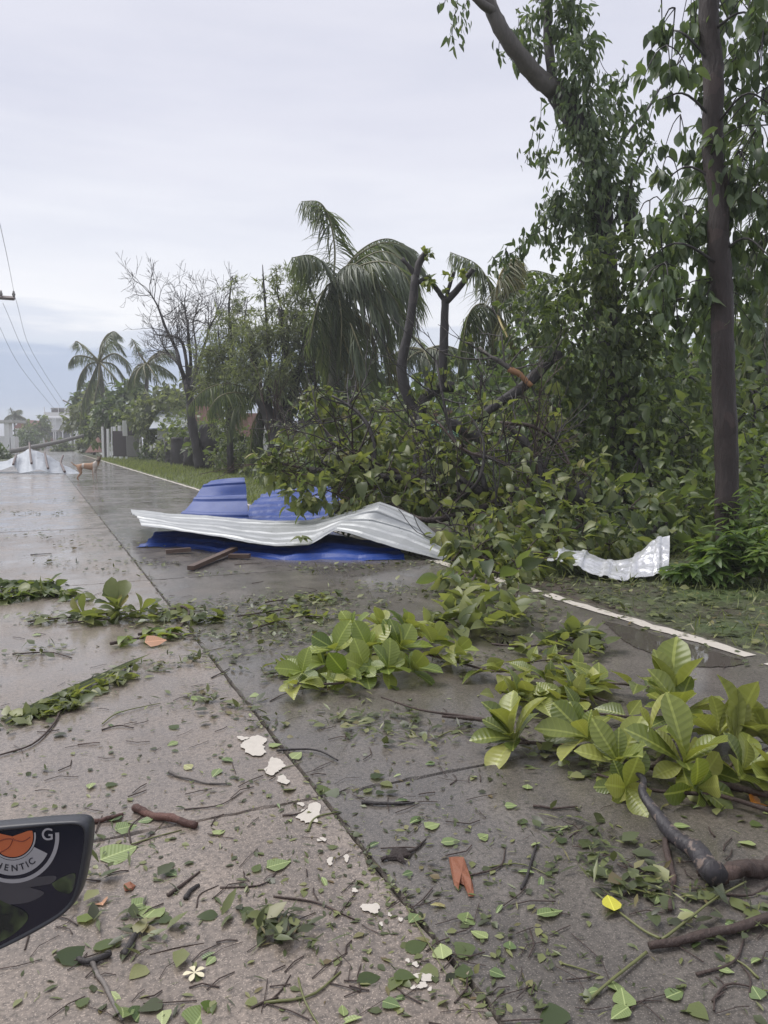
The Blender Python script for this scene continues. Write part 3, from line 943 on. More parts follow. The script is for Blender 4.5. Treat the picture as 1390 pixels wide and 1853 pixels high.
# centre palm, torn by the wind
D = 24.0
fr = [[(604, 505, 0), (606, 450, .2), (596, 395, .3), (578, 366, .4), (546, 364, .5)],
      [(602, 515, 0), (588, 480, -.6), (562, 462, -1), (528, 466, -1.3)],
      [(606, 515, 0), (640, 468, .4), (690, 440, .6), (735, 448, .8), (765, 486, .9)],
      [(606, 515, 0), (640, 480, -.5), (690, 455, -.9), (735, 478, -1.2), (752, 530, -1.4)],
      [(608, 518, 0), (650, 492, .9), (700, 500, 1.5), (735, 540, 1.9), (745, 590, 2.1)],
      [(608, 518, 0), (645, 500, -.9), (690, 515, -1.5), (722, 556, -1.8), (730, 600, -1.9)],
      [(606, 525, 0), (630, 515, 1.2), (668, 530, 2.0), (695, 570, 2.4), (702, 610, 2.5)],
      [(604, 535, 0), (600, 590, -.6), (596, 660, -.8), (590, 740, -.9)],
      [(606, 530, 0), (640, 565, -.7), (690, 610, -1), (706, 660, -1.1), (700, 740, -1.2)],
      [(606, 535, 0), (628, 580, .5), (648, 650, .7), (650, 740, .8)],
      [(604, 535, 0), (615, 590, -.9), (640, 670, -1.2), (660, 760, -1.3)],
      [(606, 528, 0), (650, 570, 1.6), (670, 640, 2), (680, 720, 2)],
      [(606, 512, 0), (650, 455, 1.2), (700, 432, 1.8), (750, 452, 2.1)], [(606, 515, 0), (660, 478, -1.4), (712, 478, -2), (742, 515, -2.3), (750, 560, -2.4)],
      [(608, 520, 0), (660, 510, .3), (705, 545, .5), (720, 610, .6)], [(606, 525, 0), (655, 530, -1.2), (690, 575, -1.6), (700, 640, -1.8)],
      [(606, 530, 0), (640, 600, -1.5), (665, 690, -1.8), (668, 770, -1.9)],
      [(604, 512, 0), (590, 520, -1), (572, 560, -1.5), (560, 625, -1.7)], [(604, 512, 0), (612, 530, -1), (618, 580, -1.4), (616, 650, -1.5)], [(604, 510, 0), (618, 488, -.8), (640, 478, -1.4), (668, 492, -1.8)], [(604, 512, 0), (596, 535, -.9), (588, 590, -1.2), (582, 660, -1.3)]]
palm('coconut_palm', 'tall windblown coconut palm in the middle with one frond standing upright', at(604, 514, D), gr(600, 870), fr, D, 1.25, rng, 0.2, pale=(8, 10), n_leaf=64)
# right of it, yellow frond stems
D = 19.0
fr = [[(896, 560, 0), (886, 515, .2), (862, 478, .3), (815, 456, .4)],
      [(898, 560, 0), (902, 510, -.2), (915, 480, -.3), (935, 462, -.4)],
      [(898, 560, 0), (920, 515, .5), (960, 490, .8), (1010, 500, 1)],
      [(898, 562, 0), (925, 530, -.5), (965, 525, -.9), (1000, 560, -1.1)],
      [(896, 565, 0), (870, 550, -.4), (848, 570, -.7), (836, 630, -.9)],
      [(896, 566, 0), (880, 600, -.6), (868, 680, -.8), (860, 790, -.9)],
      [(898, 566, 0), (905, 620, -.6), (910, 700, -.8), (905, 800, -.9)],
      [(900, 566, 0), (925, 610, -.3), (945, 680, -.4), (950, 770, -.5)],
      [(898, 566, 0), (890, 620, .5), (880, 700, .6), (878, 790, .6)],
      [(896, 566, 0), (860, 580, .6), (835, 640, .8), (822, 730, .9)],
      [(898, 562, 0), (906, 585, -1), (918, 610, -1.3), (924, 640, -1.5)],
      [(900, 562, 0), (935, 560, .3), (970, 600, .5), (985, 680, .6)]]
palm('coconut_palm', 'coconut palm with hanging fronds and yellow stalks beside the lopped trunks', at(897, 568, D), gr(905, 888), fr, D, 1.0, rng, 0.17, pale=(1, 10), n_leaf=58)
D = 30.0
palm('coconut_palm', 'small coconut palm seen between the two lopped trunks', at(770, 640, D), gr(772, 856), auto_fronds(770, 636, D, 85, 11, rng, 0.5, 0.9), D, 0.9, rng, 0.15)
D = 27.0
palm('coconut_palm', 'young palm with a frond arching over the stumps by the lawn', at(475, 735, D), gr(478, 862),
     [[(475, 735, 0), (450, 705, -.4), (410, 694, -.7), (370, 706, -1), (340, 735, -1.1)], [(475, 735, 0), (450, 720, .4), (425, 740, .6), (410, 790, .7)],
      [(475, 735, 0), (480, 690, 0), (500, 670, 0), (530, 690, 0)], [(475, 735, 0), (500, 730, -.5), (520, 760, -.7), (525, 810, -.8)],
      [(475, 735, 0), (462, 760, -.6), (455, 800, -.7), (452, 840, -.8)], [(475, 735, 0), (440, 712, -.9), (400, 716, -1.6), (375, 745, -1.8)]], D, 0.9, rng, 0.16)
D = 62.0
fr = [[(180, 655, 0), (160, 635, 0), (140, 618, .5), (134, 622, .6)], [(180, 655, 0), (155, 645, -1), (135, 645, -1.4), (124, 658, -1.6)],
      [(180, 655, 0), (160, 660, -1), (145, 680, -1.4), (140, 705, -1.5)], [(180, 655, 0), (170, 675, 0), (160, 700, 0), (155, 730, 0)],
      [(180, 652, 0), (183, 625, 0), (196, 604, 0), (210, 606, 0)], [(180, 652, 0), (195, 625, 1), (212, 620, 1.3), (226, 640, 1.5)],
      [(180, 655, 0), (205, 640, -1), (225, 650, -1.4), (235, 675, -1.5)], [(180, 655, 0), (205, 660, 1), (222, 680, 1.2), (228, 700, 1.2)],
      [(180, 655, 0), (200, 675, -1), (215, 695, -1), (220, 715, -1)], [(180, 655, 0), (178, 690, -1), (172, 720, -1), (168, 755, -1)], [(180, 655, 0), (186, 690, 0), (190, 720, 0), (192, 750, 0)],
      [(180, 652, 0), (190, 615, -1), (205, 600, -1.2), (220, 610, -1.4)], [(180, 655, 0), (165, 690, .6), (150, 725, .8), (146, 770, .8)]]
palm('coconut_palm', 'tall coconut palm standing alone nearest the far houses', at(180, 655, D), gr(192, 827), fr, D, 1.15, rng, 0.2, n_leaf=44)
D = 52.0
palm('coconut_palm', 'half stripped coconut palm behind the bare tree with one bare stalk', at(266, 665, D), gr(266, 832),
     auto_fronds(266, 660, D, 62, 10, rng, 0.5, 0.9, -0.3, 1.2) + [[(266, 660, 0), (252, 640, 0), (244, 622, 0), (238, 612, 0)]], D, 1.0, rng, 0.16, n_leaf=36)
D = 150.0
palm('coconut_palm', 'small far palm bent by wind above the gate pillars', at(26, 758, D), gr(28, 811), auto_fronds(26, 752, D, 22, 10, rng, 0.7, 0.7, 0, 1.3), D, 1.3, rng, 0.22, n_leaf=30)
D = 14.0
fr = [[(1440, 400, 0), (1390, 330, .3), (1330, 300, .5), (1270, 300, .6), (1215, 340, .7)],
      [(1440, 400, 0), (1380, 360, -.3), (1310, 370, -.5), (1250, 410, -.6), (1200, 470, -.7)],
      [(1440, 410, 0), (1400, 300, .6), (1350, 240, 1), (1290, 230, 1.2)],
      [(1440, 400, 0), (1400, 420, .5), (1350, 470, .7), (1320, 560, .8)],
      [(1440, 400, 0), (1420, 450, -.5), (1390, 540, -.6), (1375, 640, -.6)],
      [(1440, 400, 0), (1480, 330, 0), (1540, 330, 0), (1590, 400, 0)],
      [(1440, 400, 0), (1490, 400, 1), (1540, 460, 1.2), (1560, 540, 1.3)]]
palm('coconut_palm', 'palm at the picture edge fanning fronds behind the straight brown trunk', at(1440, 405, D), gr(1440, 919), fr, D, 0.95, rng, 0.17, n_leaf=60, droop=0.45, wind=-0.1)
D = 15.0
fr = [[(1430, 600, 0), (1400, 560, .2), (1370, 555, .4), (1335, 590, .5), (1310, 650, .6)], [(1430, 600, 0), (1395, 600, -.4), (1360, 640, -.6), (1335, 720, -.7)],
      [(1430, 600, 0), (1410, 540, .5), (1385, 500, .7), (1350, 490, .9)], [(1430, 600, 0), (1410, 650, 0), (1385, 720, 0), (1375, 800, 0)],
      [(1430, 600, 0), (1380, 620, .9), (1300, 650, 1.2), (1230, 720, 1.4)], [(1430, 600, 0), (1390, 660, .9), (1310, 720, 1.2), (1250, 790, 1.4)]]
palm('coconut_palm', 'low palm with drooping grey green fronds at the picture edge', at(1430, 604, D), gr(1430, 911), fr, D, 0.9, rng, 0.15, n_leaf=56)

# ================================================================== vine covered tree
rng = np.random.default_rng(31)
D = 12.3
base = gr(1140, 936)
root = thing('leaning_tree', 'big leaning tree wrapped in hanging vines, branch bending left at top', 'tree', base)
bf = Buf()
tp = [(1142, 940, D), (1130, 820, D), (1112, 660, D), (1098, 520, D), (1088, 400, D), (1076, 300, D), (1046, 225, D - .1), (1000, 158, D - .2)]
T1 = limb(bf, [at(*p) for p in tp], 0.24, 0.16, 40, 12, rng, 0.07)
bf.build('trunk', M['bark'], root)
bf = Buf(); L1 = limb(bf, [at(1004, 164, D - .2), at(955, 118, D - .4), at(915, 70, D - .6), (at(893, 20, D - .7)), at(868, -30, D - .8), at(800, -70, D - 1)], 0.145, 0.085, 26, 10, rng, 0.06)
limb(bf, [at(898, 25, D - .7), at(870, 5, D - .9), at(845, -20, D - 1)], 0.07, 0.05, 8, 8, rng, 0.06)
bf.build('branch', M['bark_grey'], root)
bf = Buf(); L2 = limb(bf, [at(1000, 160, D - .2), at(994, 90, D), at(986, 0, D + .2), at(985, -90, D + .3)], 0.085, 0.06, 20, 8, rng, 0.06)
bf.build('branch', M['bark'], root)
bf = Buf(); L3 = limb(bf, [at(1090, 330, D), at(1130, 250, D + .3), at(1170, 200, D + .5), at(1200, 150, D + .6), at(1240, 100, D + .8)], 0.035, 0.012, 16, 6, rng, 0.06)
bf.build('branch', M['bark'], root)
bf = Buf(); L4 = limb(bf, [at(1095, 430, D), at(1135, 360, D - .4), at(1150, 300, D - .5), at(1170, 260, D - .6)], 0.03, 0.01, 14, 6, rng, 0.06)
limb(bf, [at(1135, 440, D), at(1140, 390, D - .2), at(1138, 350, D - .2)], 0.1, 0.09, 8, 8, rng, 0.1)
bf.build('branch', M['bark'], root)
pos, dr, nm, sz = [], [], [], []
bs = Buf()
def strand(p0, p1, n, sag=0.12, side=0.06, s0=0.11, s1=0.20, down=1.1):
    """a hanging vine with leaves dangling from it"""
    a, c = np.array(p0), np.array(p1)
    q = catmull([a, (a + c) / 2 + np.array([0, 0, -sag]) + rng.normal(0, .05, 3), c], max(6, n // 2))
    bs.tube(q, 0.006, 4)
    i = rng.integers(0, len(q), n)
    p = q[i] + rng.normal(0, side, (n, 3))
    d = rng.normal(0, 0.45, (n, 3)) + np.array([0, 0, -down]) + 0.1 * _r
    pos.append(p); dr.append(nrm(d)); nm.append(nrm(rng.normal(0, 1, (n, 3)) - _f * .5)); sz.append(rng.uniform(s0, s1, n))
def clump(x, y, d, r, n, s0=0.10, s1=0.19, down=0.9, out=0.4):
    c = at(x, y, d)
    n = int(n * 1.5)
    p, _ = cloud(rng, c, r, n, 12, 0.35)
    dd, nn = leaf_dirs(rng, p, c, out, down, 0.5, 0.1)
    pos.append(p); dr.append(dd); nm.append(nn); sz.append(rng.uniform(s0, s1, n))
# vines over the upper trunk
for x, y, r, n in ((1095, 395, .50, 110), (1085, 330, .55, 240), (1075, 270, .55, 270), (1060, 215, .55, 260), (1050, 160, .5, 230), (1045, 100, .42, 190), (1035, 50, .40, 170), (1015, 10, .42, 160), (1020, -40, .5, 120),
                   (960, 40, .38, 70), (945, 90, .32, 55), (1110, 300, .42, 110), (1115, 340, .35, 60), (1045, 375, .42, 140), (1015, 390, .35, 90), (1050, 430, .35, 90), (1135, 370, .25, 40)):
    clump(x, y, D - .25 + rng.uniform(-.2, .2), r * .92, n)
for a, c, n in (((1040, 320), (985, 460), 60), ((1030, 350), (950, 430), 50), ((1000, 380), (900, 475), 60), ((990, 395), (893, 468), 40), ((1030, 250), (965, 280), 20), ((980, 180), (968, 290), 22), ((970, 210), (950, 295), 16),
                ((1010, 220), (985, 300), 24), ((1000, 330), (975, 400), 30), ((830, -10), (818, 80), 22), ((850, -10), (835, 60), 22), ((810, -20), (795, 10), 12), ((905, 60), (903, 100), 8), ((960, 30), (955, 110), 22),
                ((940, 20), (935, 90), 22), ((975, 60), (970, 130), 18), ((1060, 120), (1070, 60), 16), ((1090, 130), (1130, 210), 40), ((1075, 80), (1125, 150), 34), ((1130, 110), (1110, 200), 30),
                ((1130, 200), (1110, 270), 26), ((1160, 180), (1150, 250), 26), ((1190, 160), (1170, 240), 24), ((1160, 260), (1140, 320), 12), ((1170, 250), (1215, 330), 30), ((1150, 200), (1190, 260), 30),
                ((1120, 400), (1135, 300), 8), ((1140, 420), (1150, 380), 10), ((1060, 420), (1030, 500), 34), ((1080, 430), (1060, 520), 30), ((920, 440), (885, 480), 18)):
    strand(at(*a, D + rng.uniform(-.4, .4)), at(*c, D + rng.uniform(-.5, .5)), n)
# dense lower growth round the trunk
for x, y, r, n in ((1080, 480, .55, 160), (1140, 470, .5, 150), (1110, 540, .7, 260), (1040, 540, .65, 220), (990, 590, .6, 190), (1170, 560, .6, 190), (1080, 620, .8, 300), (1010, 660, .6, 200), (1150, 650, .7, 250),
                   (1060, 720, .75, 280), (1180, 720, .6, 190), (1110, 780, .6, 150), (1030, 790, .6, 200), (1080, 850, .6, 130), (1180, 830, .5, 160), (1200, 500, .5, 130)):
    clump(x, y, D - rng.uniform(0.2, .9), r, int(n * .85), 0.08, 0.18, 0.7, 0.6)
kind(bs.build('vine_stems', M['bark'], root), 'stuff')
foliage(root, P_LA, M['leaf_dark'], np.vstack(pos[:60]), np.vstack(dr[:60]), np.vstack(nm[:60]), np.concatenate(sz[:60]), 220, 'crown')
P2 = len(pos)
split = P2 - 16
pos_u, pos_l = pos[60:split], pos[split:]
if pos_u:
    foliage(root, P_LA, M['leaf_dark'], np.vstack(pos_u), np.vstack(dr[60:split]), np.vstack(nm[60:split]), np.concatenate(sz[60:split]), 0, 'crown')
foliage(root, P_OV, M['leaf_mid'], np.vstack(pos_l), np.vstack(dr[split:]), np.vstack(nm[split:]), np.concatenate(sz[split:]), 80, 'crown')

# ================================================================== straight brown trunk at the right
rng = np.random.default_rng(32)
D = 7.35
base = gr(1318, 1027)
root = thing('straight_tree', 'straight slender tree with reddish brown trunk and dark drooping leaves, at right', 'tree', base)
bf = Buf()
T2 = limb(bf, [at(1318, 1030, D), at(1316, 950, D), at(1314, 830, D), at(1310, 690, D), at(1305, 550, D), at(1300, 400, D), at(1294, 250, D), at(1288, 110, D), at(1284, 0, D), at(1280, -150, D)], 0.112, 0.088, 70, 14, rng, 0.05)
bf.build('trunk', M['bark_brown'], root)
pos, dr, nm, sz = [], [], [], []
bs = Buf()
for a, m, c in (((1300, 330), (1245, 300), (1200, 330)), ((1295, 220), (1240, 170), (1195, 180)), ((1290, 120), (1235, 60), (1190, 60)), ((1285, 60), (1340, 20), (1385, 40)), ((1293, 230), (1350, 170), (1400, 190)),
                ((1300, 380), (1350, 330), (1400, 350)), ((1303, 480), (1230, 440), (1170, 470)), ((1306, 560), (1240, 540), (1180, 560)), ((1303, 460), (1350, 430), (1400, 470)), ((1285, 10), (1240, -30), (1200, -20)), ((1285, 0), (1330, -40), (1400, -50))):
    bb = Buf()
    limb(bb, [at(*a, D), at(*m, D + rng.uniform(-.4, .4)), at(*c, D + rng.uniform(-.7, .7))], 0.016, 0.006, 10, 5, rng, 0.05)
    bb.build('branch', M['bark'], root)
for x, y, r, n in ((1250, 30, .36, 70), (1220, 70, .30, 44), (1205, 130, .26, 30), (1250, 120, .34, 56), (1260, 200, .30, 50), (1230, 250, .25, 30), (1210, 320, .2, 20), (1195, 20, .2, 16), (1330, 60, .36, 50), (1370, 30, .40, 56), (1380, 120, .40, 60),
                   (1345, 140, .3, 36), (1340, 220, .34, 46), (1385, 230, .40, 60), (1370, 300, .40, 60), (1335, 330, .32, 44), (1385, 390, .38, 50), (1345, 410, .34, 44), (1330, 480, .34, 40), (1375, 470, .30, 30), (1290, 20, .3, 30),
                   (1265, 400, .30, 34), (1225, 430, .32, 44), (1190, 460, .30, 40), (1240, 490, .34, 56), (1200, 530, .30, 44), (1260, 550, .34, 56), (1220, 590, .28, 34), (1290, 590, .3, 34), (1175, 400, .22, 18), (1330, 560, .22, 20), (1285, 640, .2, 16), (1300, 300, .22, 24), (1300, 500, .25, 30)):
    c = at(x, y, D + (rng.uniform(-.1, .9) if abs(x - 1295) < 50 else rng.uniform(-.5, .7)))
    n = int(n * (0.9 if x < 1275 and y < 380 else 1.5))
    p, sc = cloud(rng, c, r * (0.95 if x < 1275 else 1.15), n, 9, 0.30)
    dd, nn = leaf_dirs(rng, p, c, 0.35, 1.0, 0.42, 0.05)
    pos.append(p); dr.append(dd); nm.append(nn); sz.append(rng.uniform(0.09, 0.19, n))
    hub = T2[np.argmin(np.linalg.norm(T2 - (c + np.array([0, 0, .15])), axis=1))] if abs(x - 1295) < 40 else c + np.array([0, 0, r * .9])
    for q in sc:
        bs.tube(catmull([hub, (hub + q) / 2 + np.array([0, 0, .06]), q, q - np.array([0, 0, .08])], 7), np.linspace(.007, .003, 7), 4)
kind(bs.build('twigs', M['bark'], root), 'stuff')
foliage(root, P_OVN, M['leaf_dark'], np.vstack(pos), np.vstack(dr), np.vstack(nm), np.concatenate(sz), 260)

# ================================================================== lopped tree
rng = np.random.default_rng(33)
D = 13.5
base = gr(765, 924)
root = thing('lopped_tree', 'lopped tree with two bare forked trunks and small fresh sprouts', 'tree', base)
bf = Buf()
limb(bf, [at(770, 926, D), at(764, 840, D), at(758, 752, D)], 0.17, 0.15, 12, 10, rng, 0.08)
bf.build('trunk', M['bark'], root)
for pts, r0, r1 in (([(760, 765), (738, 715), (728, 670), (735, 620), (746, 560), (752, 500)], 0.125, 0.095), ([(754, 505), (745, 485), (727, 468)], 0.06, 0.05), ([(752, 505), (760, 480), (772, 458)], 0.085, 0.07), ([(755, 515), (765, 505), (778, 498)], 0.05, 0.045),
                    ([(752, 760), (770, 722), (795, 702), (822, 700)], 0.15, 0.12), ([(800, 706), (802, 650), (804, 590), (805, 540)], 0.10, 0.09), ([(805, 545), (792, 525), (776, 508)], 0.06, 0.05), ([(805, 548), (830, 520), (856, 490)], 0.085, 0.06), ([(806, 545), (814, 515), (822, 492)], 0.045, 0.04),
                    ([(812, 765), (845, 782), (890, 810)], 0.12, 0.15)):
    bf = Buf(); limb(bf, [at(x, y, D + 0.0) for x, y in pts], r0 * .78, r1 * .78, None, 10, rng, 0.09)
    bf.build('branch', M['bark'], root)
pos, dr, nm, sz = [], [], [], []
for x, y, r, n in ((768, 462, .13, 26), (776, 505, .12, 20), (772, 512, .1, 14), (824, 500, .13, 24), (804, 535, .08, 10), (800, 680, .2, 30), (765, 690, .2, 30), (820, 650, .12, 12), (750, 700, .15, 16), (840, 620, .1, 8)):
    c = at(x, y, D - .15)
    p, _ = cloud(rng, c, r, n, 6, 0.4)
    dd, nn = leaf_dirs(rng, p, c, 0.8, 0.1, 0.5, 0.1)
    pos.append(p); dr.append(dd); nm.append(nn); sz.append(rng.uniform(0.07, 0.14, n))
foliage(root, P_OV, M['leaf_fresh'], np.vstack(pos), np.vstack(dr), np.vstack(nm), np.concatenate(sz), 0, 'sprouts')

# ================================================================== fallen leafy tree
rng = np.random.default_rng(34)
base = gr(900, 985)
root = thing('fallen_tree', 'fallen tree crown with tangled branches and torn green leaves over the road edge', 'fallen tree', base)
main = [([(1060, 905, 10.2), (1000, 895, 9.9), (950, 895, 9.6), (880, 905, 9.4)], .16, .09, 'bark'), ([(1005, 900, 9.9), (975, 842, 10), (945, 795, 10.1), (915, 765, 10.2)], .07, .03, 'bark'),
        ([(1010, 640, 11.5), (955, 692, 11.2), (898, 735, 11), (860, 760, 10.8)], .07, .04, 'bark'), ([(868, 628, 11.2), (895, 648, 11.1), (925, 670, 11.1)], .016, .034, 'bark_grey'), ([(922, 668, 11.09), (940, 680, 11.08), (962, 697, 11.08)], .036, .03, 'torn_wood'),
        ([(900, 900, 9.4), (820, 880, 9.4), (740, 868, 9.5), (650, 860, 9.7), (560, 850, 9.9)], .07, .03, 'bark'), ([(760, 870, 9.5), (700, 850, 9.6), (640, 846, 9.7)], .035, .02, 'bark_brown'),
        ([(676, 850, 9.6), (676, 800, 9.7), (660, 760, 9.8), (634, 735, 9.9), (600, 715, 10)], .028, .012, 'bark'), ([(620, 860, 9.7), (610, 820, 9.8), (590, 780, 10), (570, 740, 10.1)], .025, .01, 'bark'),
        ([(850, 880, 9.3), (800, 830, 9.5), (780, 790, 9.7), (740, 770, 9.8)], .03, .012, 'bark'), ([(880, 890, 9.3), (860, 830, 9.4), (820, 790, 9.6), (790, 650, 10)], .03, .012, 'bark'),
        ([(900, 910, 9.2), (830, 930, 8.9), (760, 940, 8.7), (690, 900, 9.6)], .04, .015, 'bark_brown'), ([(960, 900, 9.4), (920, 950, 8.8), (890, 1000, 8), (860, 1040, 7.3)], .04, .015, 'bark'),
        ([(1000, 900, 9.6), (960, 870, 9.3), (900, 830, 9.2), (840, 812, 9.3), (790, 760, 9.5)], .03, .01, 'twig'), ([(940, 890, 9.5), (1000, 940, 8.8), (1040, 980, 8.2)], .03, .012, 'bark'),
        ([(560, 850, 9.9), (510, 840, 10), (470, 838, 10.1)], .016, .008, 'twig'), ([(840, 900, 9.1), (870, 860, 8.9), (875, 800, 9), (850, 750, 9.2)], .02, .008, 'bark'),
        ([(905, 765, 9.6), (960, 770, 9.5), (1010, 800, 9.8), (1040, 860, 9.6)], .02, .012, 'twig')]
for pts, r0, r1, mt in main:
    bf = Buf(); q = limb(bf, [at(*p) for p in pts], r0 * 1.3, r1 * 1.3, 14, 8, rng, 0.1)
    tips = []
    for _ in range(0 if mt == 'torn_wood' else 6):
        i = rng.integers(3, 14)
        grow(bf, rng, q[i], rng.normal(0, 1, 3) + np.array([0, 0, .5]), rng.uniform(.4, .8), min(r1, 0.016), 2, tips, 0.6, 0.12, (1, 3), 0.75, 5, 0, 0.004)
    bf.build('branch', M[mt], root)
pos, dr, nm, sz = [], [], [], []
bs = Buf()
CL = [(545, 812, 10.2, .42, 80), (585, 765, 10.4, .40, 80), (612, 728, 10.6, .34, 56), (578, 735, 10.5, .2, 24), (588, 850, 9.9, .42, 90), (640, 815, 10, .42, 80), (690, 790, 10.2, .4, 70), (700, 740, 11, .35, 50), (535, 862, 9.8, .38, 80), (500, 850, 10, .3, 50),
      (610, 895, 9.4, .42, 100), (560, 900, 9.6, .35, 60), (680, 880, 9.3, .45, 110), (745, 800, 10, .42, 90), (760, 860, 9.4, .45, 110), (720, 890, 9.9, .40, 100), (650, 905, 10, .3, 50), (800, 890, 9.3, .42, 110), (830, 845, 9.5, .45, 110), (880, 785, 10, .42, 80),
      (880, 955, 8.3, .40, 120), (862, 985, 8.0, .26, 60), (920, 900, 8.8, .4, 90), (900, 1000, 7.6, .36, 100), (865, 1040, 7.2, .26, 60), (820, 1050, 7.2, .2, 30), (960, 955, 8.3, .36, 90), (1000, 900, 9, .3, 40), (1055, 945, 8.4, .36, 80), (1060, 860, 9.4, .35, 60), (985, 800, 10.2, .35, 50),
      (1105, 985, 7.9, .28, 60), (1010, 985, 7.9, .3, 70), (1140, 920, 8.9, .32, 60), (1010, 740, 11, .35, 60), (950, 1020, 7.4, .25, 50), (840, 1080, 6.4, .22, 40), (790, 770, 10.4, .3, 40), (930, 850, 9.4, .35, 60), (640, 760, 10.8, .35, 50), (780, 915, 9.3, .25, 50), (940, 720, 11.2, .3, 36), (935, 1048, 6.9, .2, 50), (975, 1045, 6.9, .16, 36), (900, 1070, 6.5, .18, 36)]
for x, y, d, r, n in CL:
    c = at(x, y, d)
    if c[2] < r * 0.55:
        c[2] = r * 0.55
    n = int(n * 1.3)
    p, sc = cloud(rng, c, (r * 1.25, r * 1.25, r * 0.95), n, 9, 0.28)
    p[:, 2] = np.maximum(p[:, 2], 0.02)
    dd, nn = leaf_dirs(rng, p, c, 0.7, 0.45, 0.55, 0.2)
    pos.append(p); dr.append(dd); nm.append(nn); sz.append(0.13 * np.clip(rng.lognormal(-.1, .35, n), .4, 1.7))
    for s in sc[:7]:
        bs.tube(catmull([c, (c + s) / 2 + rng.normal(0, .04, 3), s + (s - c) * .3], 6), np.linspace(0.009, 0.003, 6), 4)
bs.build('twigs', M['twig'], root)['kind'] = 'stuff'
sel = rng.random(len(pos)) < 0.5
pos, dr, nm, sz = np.vstack(pos), np.vstack(dr), np.vstack(nm), np.concatenate(sz)
h = rng.random(len(pos))
foliage(root, P_OV2, M['leaf_olive'], pos[h < .5], dr[h < .5], nm[h < .5], sz[h < .5], 200)
m_ = (h >= .5) & (h < .78); foliage(root, P_OVN, M['leaf_mid'], pos[m_], dr[m_], nm[m_], sz[m_] * 1.1, 70)
m_ = h >= .78; foliage(root, P_LA, M['leaf_olive'], pos[m_], dr[m_], nm[m_], sz[m_] * 1.2, 30)

# ================================================================== bare tree and stumps by the lawn
rng = np.random.default_rng(41)
D = 33.0
root = thing('bare_tree', 'bare leafless tree with fine twigs and thick dark trunk beside the lawn', 'tree', gr(358, 851))
bf = Buf()
limb(bf, [at(362, 850, D), at(352, 790, D), at(344, 735, D), at(338, 690, D)], 0.21, 0.16, 22, 10, rng, 0.1)
bf.build('trunk', M['bark'], root)
for pts, r0 in (([(338, 700), (325, 660), (318, 630), (300, 595), (286, 555), (268, 525)], .17), ([(340, 700), (338, 660), (330, 620), (318, 610), (300, 608), (280, 605)], .13), ([(342, 700), (345, 650), (340, 600), (336, 570), (338, 560)], .14),
                ([(340, 705), (330, 670), (318, 655), (306, 640), (295, 625)], .11), ([(345, 705), (360, 660), (372, 620), (380, 590), (395, 570)], .13), ([(344, 710), (352, 680), (356, 630), (350, 580), (362, 560)], .1), ([(346, 715), (370, 690), (395, 660), (410, 620), (420, 590)], .12)):
    bf = Buf(); q = limb(bf, [at(x, y, D + rng.uniform(-.6, .6)) for x, y in pts], r0 * .7, 0.02, 18, 6, rng, 0.06)
    tips = []
    for i in list(rng.integers(6, 18, 12)):
        grow(bf, rng, q[i], nrm(q[min(17, i + 1)] - q[i - 1]) + rng.normal(0, .6, 3), rng.uniform(.7, 1.3), 0.020, 3, tips, 0.55, 0.12, (2, 3), 0.7, 4, 0, 0.006)
    bf.build('branch', M['bark_grey'] if r0 < .12 else M['bark'], root)

for px, y0, y1, d, r, lab in ((378, 770, 849, 33.2, .42, 'broad dark tree stump overgrown beside the bare tree'), (345, 790, 838, 36, .3, 'short dark stump, second from the broad one in the hedge row'),
                              (324, 792, 834, 39, .34, 'short dark stump, third from the broad one in the hedge row'), (310, 800, 831, 42, .3, 'short dark stump nearest the pale fence stakes'), (292, 795, 829, 45, .25, 'thin dark stump leaning behind the pale fence stakes')):
    b = Buf(); bt = gr(px, 800 + 1668 / d)
    tp = at(px - 3, y0, d)
    limb(b, [bt - np.array([0, 0, .05]), (bt + tp) / 2, tp], r * 1.15, r * 0.85, 14, 11, rng, 0.09)
    o = b.build('stump', M['bark'], base=bt)
    tag(o, lab, 'tree stump')


